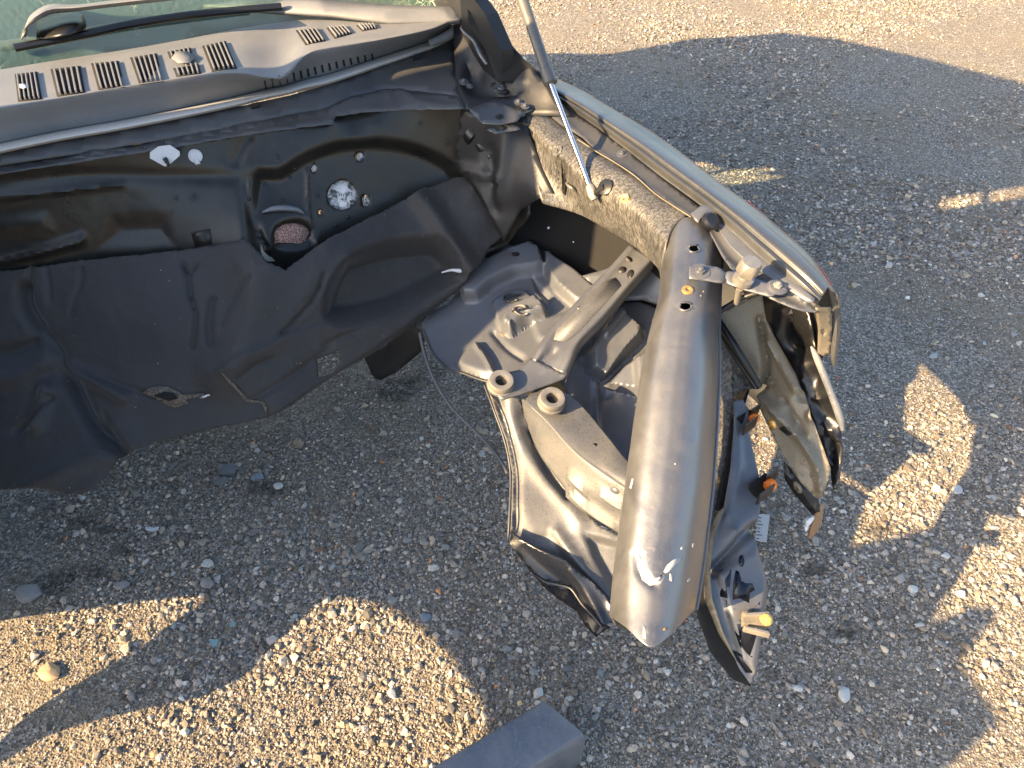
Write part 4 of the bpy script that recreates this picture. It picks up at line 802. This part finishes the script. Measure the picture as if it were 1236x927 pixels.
def stain(X, Y):
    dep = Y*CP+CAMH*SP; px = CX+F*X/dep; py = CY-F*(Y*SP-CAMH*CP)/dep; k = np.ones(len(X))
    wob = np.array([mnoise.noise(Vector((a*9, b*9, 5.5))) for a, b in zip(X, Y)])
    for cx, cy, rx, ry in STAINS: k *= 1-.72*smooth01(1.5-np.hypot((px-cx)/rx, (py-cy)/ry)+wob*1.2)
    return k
def stone_colours(n):
    v = rng.gamma(3.2, .064, n)+.055; hue = rng.normal(0, 1, n)
    c = np.stack([v*(1.15+.06*hue), v, v*(.82-.06*hue)], 1)
    k = rng.random(n); c[k < .022] = c[k < .022]*.5+.28; q = (k > .995); c[q] = c[q]*np.array([1.7, .95, .6]); q = (k > .96) & (k < .985); c[q] = c[q]*np.array([.85, 1.0, 1.12])
    return np.clip(c, .02, .8)
def pack(n_try, ymin, ymax, rmed, rsig, rmax):
    y = ymin+(ymax-ymin)*rng.random(n_try); x = (-(.78*y+1.25)+(1.56*y+2.75)*rng.random(n_try))
    u = np.c_[x, y]
    dep = y*CP+CAMH*SP; px = CX+F*x/dep; py = CY-F*(y*SP-CAMH*CP)/dep
    ok = ~((px < 540) & (py < 270)); x, y = x[ok], y[ok]
    nv = np.array([mnoise.noise(Vector((a*1.3, b*1.3, .7)))+.5*mnoise.noise(Vector((a*4, b*4, 2.7))) for a, b in zip(x, y)])
    ok = rng.random(len(x)) < np.clip(.74+nv*1.5, .12, 1); x, y, nv = x[ok], y[ok], nv[ok]
    r = np.clip(rmed*np.exp(rng.normal(0, rsig, len(x)))*(1+.45*np.clip(nv, -.5, .8)), .0012, rmax)
    return x, y, r
def gravel(name, parts, label):
    X = np.concatenate([p[0] for p in parts]); Y = np.concatenate([p[1] for p in parts]); Rr_ = np.concatenate([p[2] for p in parts]); n = len(X)
    z = np.array([gh(a, b) for a, b in zip(X, Y)])
    sh = IV[None]*(1+rng.uniform(-.42, .30, (n, 12, 1)))*rng.uniform(.5, 1.35, (n, 1, 3))
    sh = np.einsum('nij,nkj->nki', rotm(n), sh); sh[:, :, 2] *= .72
    V = sh*Rr_[:, None, None]+np.stack([X, Y, z+Rr_*rng.uniform(.05, .5, n)], 1)[:, None, :]
    Fc = (IF[None]+12*np.arange(n)[:, None, None]).reshape(-1, 3)
    me = bpy.data.meshes.new(name); me.vertices.add(n*12); me.vertices.foreach_set('co', V.reshape(-1).astype(np.float32))
    me.loops.add(len(Fc)*3); me.loops.foreach_set('vertex_index', Fc.reshape(-1).astype(np.int32)); me.polygons.add(len(Fc)); me.polygons.foreach_set('loop_start', np.arange(0, len(Fc)*3, 3, dtype=np.int32))
    me.update(calc_edges=True); me.polygons.foreach_set('use_smooth', [False]*len(Fc))
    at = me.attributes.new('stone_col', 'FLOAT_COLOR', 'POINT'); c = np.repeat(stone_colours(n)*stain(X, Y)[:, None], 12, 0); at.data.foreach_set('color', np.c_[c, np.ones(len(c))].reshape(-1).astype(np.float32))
    o = link(name, me, 'stone'); tag(o, label, kind='stuff'); return o
gravel('gravel', [pack(110000, .05, 2.4, .0034, .42, .011), pack(330000, .05, 2.2, .0020, .3, .004), pack(190000, 2.2, 6.8, .0046, .35, .012), pack(1500, .05, 3.2, .0080, .25, .014)], 'grey crushed stone gravel covering the yard')
# ------------------------------------------------------------------ bigger stones one can point to
def stone(px, py, wpx, label, col, flat=.6, name='stone', cat='stone', group=None, asp=1.4):
    p = P(px, py, .008); rr = wpx/F*(p-Vector((0, 0, CAMH))).length*.5
    bm = bmesh.new(); bmesh.ops.create_icosphere(bm, subdivisions=3, radius=1)
    sd_ = random.random()*50
    cuts = [(Vector((random.gauss(0, 1), random.gauss(0, 1), random.gauss(0, 1))).normalized(), random.uniform(.55, .85)) for _ in range(9)]
    for v in bm.verts:
        q = v.co.copy()
        for n, d in cuts:
            e = q.dot(n)-d
            if e > 0: q -= n*e*.92
        v.co = q*(1+.07*mnoise.noise(q*2.3+Vector((sd_, 0, 0)))); v.co.x *= rr; v.co.y *= rr/asp; v.co.z *= rr*flat
    bmesh.ops.rotate(bm, verts=bm.verts, matrix=Matrix.Rotation(random.uniform(0, 3.1) if asp < 1.3 else R(random.uniform(-35, 45)), 3, 'Z'))
    me = bpy.data.meshes.new(name); bm.to_mesh(me); bm.free()
    at = me.attributes.new('stone_col', 'FLOAT_COLOR', 'POINT'); at.data.foreach_set('color', np.tile([*col, 1], len(me.vertices)).astype(np.float32))
    me.polygons.foreach_set('use_smooth', [True]*len(me.polygons))
    try: me.set_sharp_from_angle(angle=R(28))
    except Exception: pass
    o = link(name, me, 'stone'); o.location = (p.x, p.y, gh(p.x, p.y)+rr*flat*.55); tag(o, label, cat, group or 'larger stones lying in the gravel'); return o
G1, G2, W1, T1 = (.22, .22, .22), (.14, .145, .15), (.5, .49, .46), (.42, .30, .18)
for a in [(62, 811, 26, 'large flat tan stone in the sunlit patch at lower left', T1, .4), (36, 716, 30, 'wide flat grey stone above the sunlit strip at far left', G1, .4), (146, 706, 17, 'triangular grey stone above the sunlit strip with a small stone beside it', G1), (252, 704, 20, 'squarish pale grey stone at the tip of the sunlit strip', G1), (249, 680, 16, 'pale chipped stone just above the squarish stone at the sunlit tip', W1),
          (305, 731, 11, 'rounded grey stone right of the sunlit tip', G1), (360, 536, 15, 'brownish stone alone below the torn mat corner', (.26, .21, .15)), (335, 585, 13, 'pale beige stone below the mat edge in shade', W1), (275, 566, 24, 'long dark grey stone near the mat edge', G2, .45), (267, 579, 18, 'dark stone just under the long dark stone by the mat', G2), (310, 575, 16, 'bluish grey stone below the mat edge', (.2, .24, .27)),
          (461, 557, 6, 'small orange stone in the shaded gravel nearer the mat', (.5, .2, .06)), (539, 562, 5, 'tiny orange stone near the release cable', (.5, .2, .06)), (514, 557, 8, 'small white stone beside the release cable', W1), (1102, 710, 13, 'smooth oval whitish stone on the right shaded gravel', W1), (1018, 839, 19, 'large pale angular stone at lower right', W1), (964, 831, 13, 'white rounded stone right of the bracket tip', W1),
          (1143, 669, 11, 'pale grey stone near the right sunlit edge', W1), (1161, 715, 12, 'white grey stone where the right shadow notch begins', W1), (1156, 590, 14, 'flat white stone below the sunlit lobe at right', W1, .35), (1073, 320, 9, 'upright pale stone beyond the wing corner', W1, .9), (1185, 355, 8, 'small pale stone far right beyond the wing', W1), (1011, 456, 5, 'small reddish stone beside the wing tip', (.4, .16, .1)),
          (650, 836, 15, 'white stone touching the top corner of the steel bar', W1), (690, 842, 8, 'reddish stone right of the steel bar corner', (.3, .17, .13)), (512, 742, 18, 'blue grey slate piece above the large sunlit patch', (.2, .23, .26), .4), (612, 782, 13, 'light grey stone right of the large sunlit patch', G1), (684, 806, 12, 'dark angular stone above the steel bar', G2), (1128, 428, 12, 'bluish stone out on the shaded gravel at right', (.3, .35, .38)), (1083, 252, 6, 'tiny dark stone near the faint light streak', G2), (1160, 528, 8, 'stone at the end of the sunlit lobe', G1),
          (570, 660, 9, 'dark grey stone left of the front side panel', G2), (538, 660, 13, 'grey stone half buried left of the front side panel', G1), (222, 883, 11, 'small pale stone in the large sunlit patch at bottom', W1), (920, 274, 7, 'dark speck stone beside the wing in the sunlit lobe', G2)]:
    stone(*a)
def flatbit(name, poly, h, mat, label, cat, group=None, lift=.012):
    T = [P(x, y, lift) for x, y in poly]; n = len(T); V = [tuple(p+UP*h) for p in T]+[tuple(p) for p in T]
    o = mesh_from(name, V, [tuple(range(n)), tuple(range(n, 2*n))[::-1]]+[(i, (i+1) % n, n+(i+1) % n, n+i) for i in range(n)], mat, None, smooth=False, bevel=.0004)
    tag(o, label, cat, group); return o
flatbit('glass_shard', [(252, 773), (265, 772), (262, 780), (257, 783)], .004, 'shard', 'pale blue glass shard in the lower left shadow band', 'glass shard', 'glass shards on the gravel')
flatbit('glass_shard', [(277, 756), (281, 749), (285, 752), (284, 757)], .004, 'shard', 'green glass shard above the pale blue one', 'glass shard', 'glass shards on the gravel')
flatbit('plastic_scrap', [(175, 638), (180, 637), (187, 638), (192, 636), (191, 640), (185, 642), (178, 641)], .004, 'whiteplastic', 'white curved plastic scrap among dark stones at left', 'plastic scrap')
rul = flatbit('marked_strip', [(915, 621), (929, 622), (925, 655), (911, 652)], .003, 'strip', 'short pale strip with black tick marks beside the bumper bracket', 'marked strip', lift=.02)
for k in range(7):
    x, y = 915-.4*k, 624+4.2*k; q = [(x, y), (x+(7 if k % 3 == 2 else 4), y+.6), (x+(7 if k % 3 == 2 else 4), y+1.4), (x, y+.9)]
    T = [P(a, b, .0242) for a, b in q]; o = mesh_from('tick_mark', [tuple(p) for p in T], [(0, 1, 2, 3)], 'blackmatt', car, smooth=False); o.parent = rul
    for v in o.data.vertices: v.co = v.co+BASE-rul.location
# blue-grey steel bar lying on blocks at the bottom edge
br_ = [(655, 843), (700, 884), (708, 890), (640, 990), (400, 995), (541, 912)]
Z = .16; A_, B_, C_ = P(655, 844, Z), P(708, 888, Z), P(541, 912, Z)
e1 = (C_-A_).normalized(); e1 = Vector((e1.x, e1.y, 0)).normalized(); e2 = (B_-A_); wv = e2.length; e2.normalize(); L_ = .75
prof = [(0, -.15), (0, -.012), (.003, -.004), (.012, 0), (wv*.80, 0), (wv*.92, -.003), (wv*.985, -.012), (wv, -.03), (wv, -.15)]
V = []; 
for l in (0, L_):
    for q, h in prof: V.append(tuple(A_+e1*l+e2*q+UP*h))
m = len(prof); Fc = [(i, i+1, m+i+1, m+i) for i in range(m-1)]+[(m-1, 0, m, 2*m-1), tuple(range(m))[::-1], tuple(range(m, 2*m))]
bar = mesh_from('steel_bar', V, Fc, 'barpaint', None, smooth=True, bevel=.0015, angle=35); tag(bar, 'blue grey painted steel bar lying at the bottom edge of the photo', 'steel bar')
